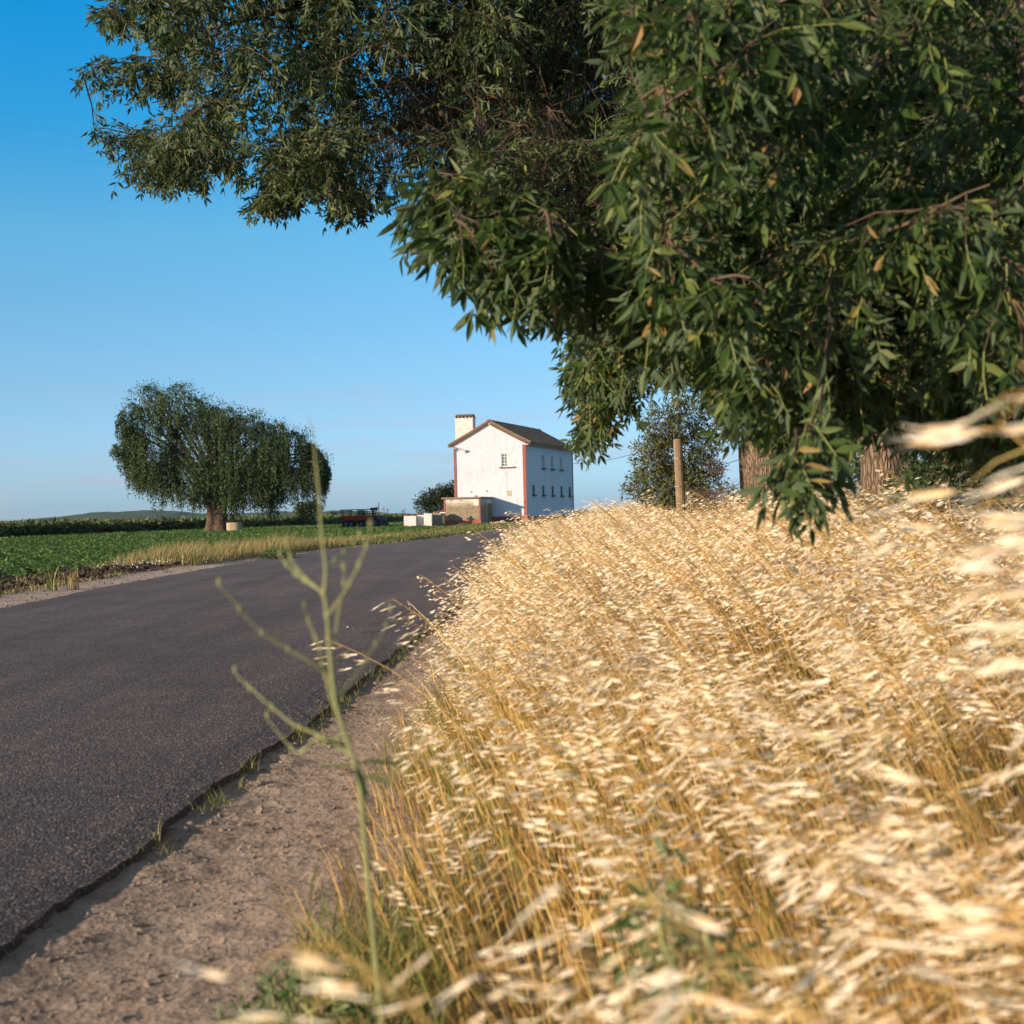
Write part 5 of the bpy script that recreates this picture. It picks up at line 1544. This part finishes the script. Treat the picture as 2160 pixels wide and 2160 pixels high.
def wp(zx, zy, dy=0.0):
    p = at(440 + zx * ZS, 850 + zy * ZS, WD_ + dy); return (p.x - wbase[0], p.y - wbase[1], p.z - wbase[2])


def wiggle(P, r, sides=7, mi=0):
    P = np.array(P); n = len(P) * 4; u = np.linspace(0, len(P) - 1, n)
    Q = np.stack([np.interp(u, range(len(P)), P[:, i]) for i in range(3)], -1); Q[1:-1] = (Q[:-2] + 2 * Q[1:-1] + Q[2:]) / 4
    return Q, np.interp(u, np.linspace(0, len(P) - 1, len(r)), r)


mainP = [(0, 0, 0), wp(800, 2300), wp(770, 1900), wp(745, 1830), wp(690, 1670), wp(650, 1550), wp(630, 1400), wp(615, 1250), wp(605, 1080), wp(588, 970), wp(600, 850), wp(582, 720), wp(570, 600), wp(565, 480), wp(550, 350), wp(541, 250), wp(530, 150), wp(505, 60)]
b = Big(); Q, r = wiggle(mainP, [.0038, .0037, .0036, .0035, .0033, .0031, .003, .0028, .0025, .0024, .0023, .0021, .0019, .0017, .0015, .0011, .0008, .0005]); b.tube(Q, r, 8)
for q in (3, 6, 8, 9): b.tube([np.array(mainP[q]) + [0, 0, dz] for dz in (-.006, 0, .006)], [.002, .0048, .002], 8)
b.build('stem', M['weedstem'], weed, smooth=True)
for i, (pp, dy) in enumerate([([(588, 970), (500, 900), (430, 820), (400, 735)], .05), ([(586, 965), (450, 880), (365, 785)], .18), ([(607, 1085), (690, 970), (750, 860), (800, 740), (825, 640)], -.06), ([(640, 1230), (665, 1050), (690, 960), (690, 855)], .1), ([(600, 1375), (540, 1330), (400, 1250), (300, 1190), (215, 1120), (130, 1010), (55, 935)], -.05), ([(605, 1420), (590, 1370), (560, 1230), (510, 1110), (490, 1050)], .02), ([(645, 1560), (620, 1490), (600, 1400), (590, 1370)], 0), ([(665, 1500), (780, 1350), (830, 1270), (900, 1150), (928, 1065)], .3), ([(735, 1800), (560, 1690), (430, 1640), (300, 1530), (200, 1440), (135, 1380)], .12), ([(690, 1680), (600, 1740), (545, 1700), (470, 1790), (420, 1760), (300, 1610)], .16), ([(600, 850), (640, 810), (720, 730), (770, 690)], .2)]):
    b = Big(); n_ = len(pp); Q, r = wiggle([wp(x_, y_, dy * k / max(1, n_ - 1)) for k, (x_, y_) in enumerate(pp)], [.0020, .0016, .0008]); b.tube(Q, r, 6)
    e = Q[-1]; b.tube([e, e + [0, 0, .006], e + [0, 0, .012]], [.0012, .003, .001], 6)
    for k in range(3):
        q = Q[int(len(Q) * (.35 + .2 * k))]; b.tube([q - [0, 0, .005], q, q + [0, 0, .005]], [.0012, .0027, .0012], 6)
    b.build('side_shoot', M['weedstem'], weed, smooth=True)
b = Big(); LV = leaflet(.2, .1, .15)
for (zx, zy, d, s) in [(745, 1830, (.9, .2, .05), .075), (740, 1835, (.35, -.4, -.6), .06), (755, 1860, (-.8, .2, .15), .06), (770, 1900, (.6, -.6, .1), .07), (720, 1760, (-.7, .1, .3), .05)]:
    R = frames(np.array([d]), np.array([[0, 0, 1.0]]), [s])[0]; b.add(LV[0] @ R.T + np.array(wp(zx, zy)), LV[1])
b.build('leaf', M['greenweed'], weed)

# leafy green weeds among the oats
for i, (px, py, Y, r, lab) in enumerate([(1430, 1890, 1.85, .085, 'dark green leafy weed among the oats in the lower middle'), (560, 2130, 3.0, .09, 'leafy weed at the verge in the lower left'), (660, 2110, 2.7, .10, 'leafy weed right of the lower left weed at the oats edge')]):
    p = at(px, py, Y); g = float(verge_z(p.x, Y)); zc = p.z - g
    bl = [(0, 0, max(.06, zc - .04), r, r, r * 1.1), (.5 * r, .2 * r, max(.05, zc * .7 - .03), r * .8, r * .8, r), (-.5 * r, 0, max(.05, zc * .6 - .03), r * .8, r * .8, r)]
    shrub('leafy_weed', lab, 'weed', (p.x, Y, g), bl, 420, .030, 'greenweed', seed=60 + i, tmpl=SIMPLE[1], stems=2, wood='weedstem')

# ------------------------------------------------------------------ fence
def post(px, ptop, Y, r, label):
    p = at(px, ptop, Y); g = float(verge_z(p.x, Y)); t = empty('fence_post', (p.x, Y, g)); tag(t, label, 'fence post', 'wooden posts of the wire fence')
    h = p.z - g; zs = np.linspace(-.15, h, 14); b = Big()
    th = np.arange(14) * 2 * math.pi / 14
    wob = 1 + .10 * (fbm(np.cos(th)[None, :] * 2 + 5 + px, np.sin(th)[None, :] * 2 + zs[:, None] * .6, 3) - .5) * 2
    b.tube([(.012 * math.sin(z * 2), 0, z) for z in zs], [r * (1.06 - .08 * z / h) for z in zs], 14, cap=True, wob=wob)
    po = b.build('timber', M['wood'], t, smooth=False)
    for k, z in enumerate((h - .25, h - .6, h - .95)):
        b = Big(); b.tube([(-r - .01, -r * .3, z), (-r * .2, -r - .01, z), (r + .005, -r * .3, z)], .006, 5); b.build('staple', M['steel'], po)
    return np.array([p.x, Y, g]), h


p1, h1 = post(1431, 926, 18.5, .058, 'weathered wooden post in front of the grey green shrub')
p2, h2 = post(1566, 930, 21.5, .058, 'second weathered wooden post left of the broad ribbed trunk')
p3 = np.array([p2[0] + 2.1, 28.0, p2[2]]); p0_ = np.array([2.35, 11.0, p1[2]])
b = Big()
for k, z in enumerate((.25, .6, .95)):
    ch = [p0_ + [0, 0, h1 - z], p1 + [0, -.07, h1 - z], p2 + [0, -.07, h2 - z], p3 + [0, 0, h2 - z]]
    for a, c in zip(ch[1:-1], ch[2:]):
        t_ = np.linspace(0, 1, 9)[:, None]; b.tube(a + (c - a) * t_ - np.array([0, 0, .10]) * np.sin(t_ * math.pi), .005, 4)
tag(b.build('fence_wire', M['steel']), 'sagging wires strung between the weathered wooden fence posts', 'wire')
# cable from the house to the right
e0 = hw(0.05, LN - .3, 5.4); e1 = np.array(at(1420, 930, 95.0)); t_ = np.linspace(0, 1, 16)[:, None]
b = Big(); b.tube(e0 + (e1 - e0) * t_ - np.array([0, 0, .35]) * np.sin(t_ * math.pi), .02, 5)
tag(b.build('overhead_cable', M['dark']), 'thin dark cable running from the white house to the trees on the right', 'cable')

# ------------------------------------------------------------------ air
HZ = NT('haze_air'); HZ.n.remove(HZ.bsdf)
pv = HZ.node('ShaderNodeVolumePrincipled'); pv.inputs['Color'].default_value = (.70, .86, 1.0, 1); pv.inputs['Density'].default_value = .000035; pv.inputs['Anisotropy'].default_value = .2
HZ.link(pv.outputs[0], HZ.out.inputs['Volume'])
USE_HAZE = True
if USE_HAZE:
    b = Big(); b.box((0, 4480, 26), (18400, 9100, 66)); hz = b.build('haze', HZ.m); tag(hz, 'pale air haze over the plain', 'haze', kind='stuff')
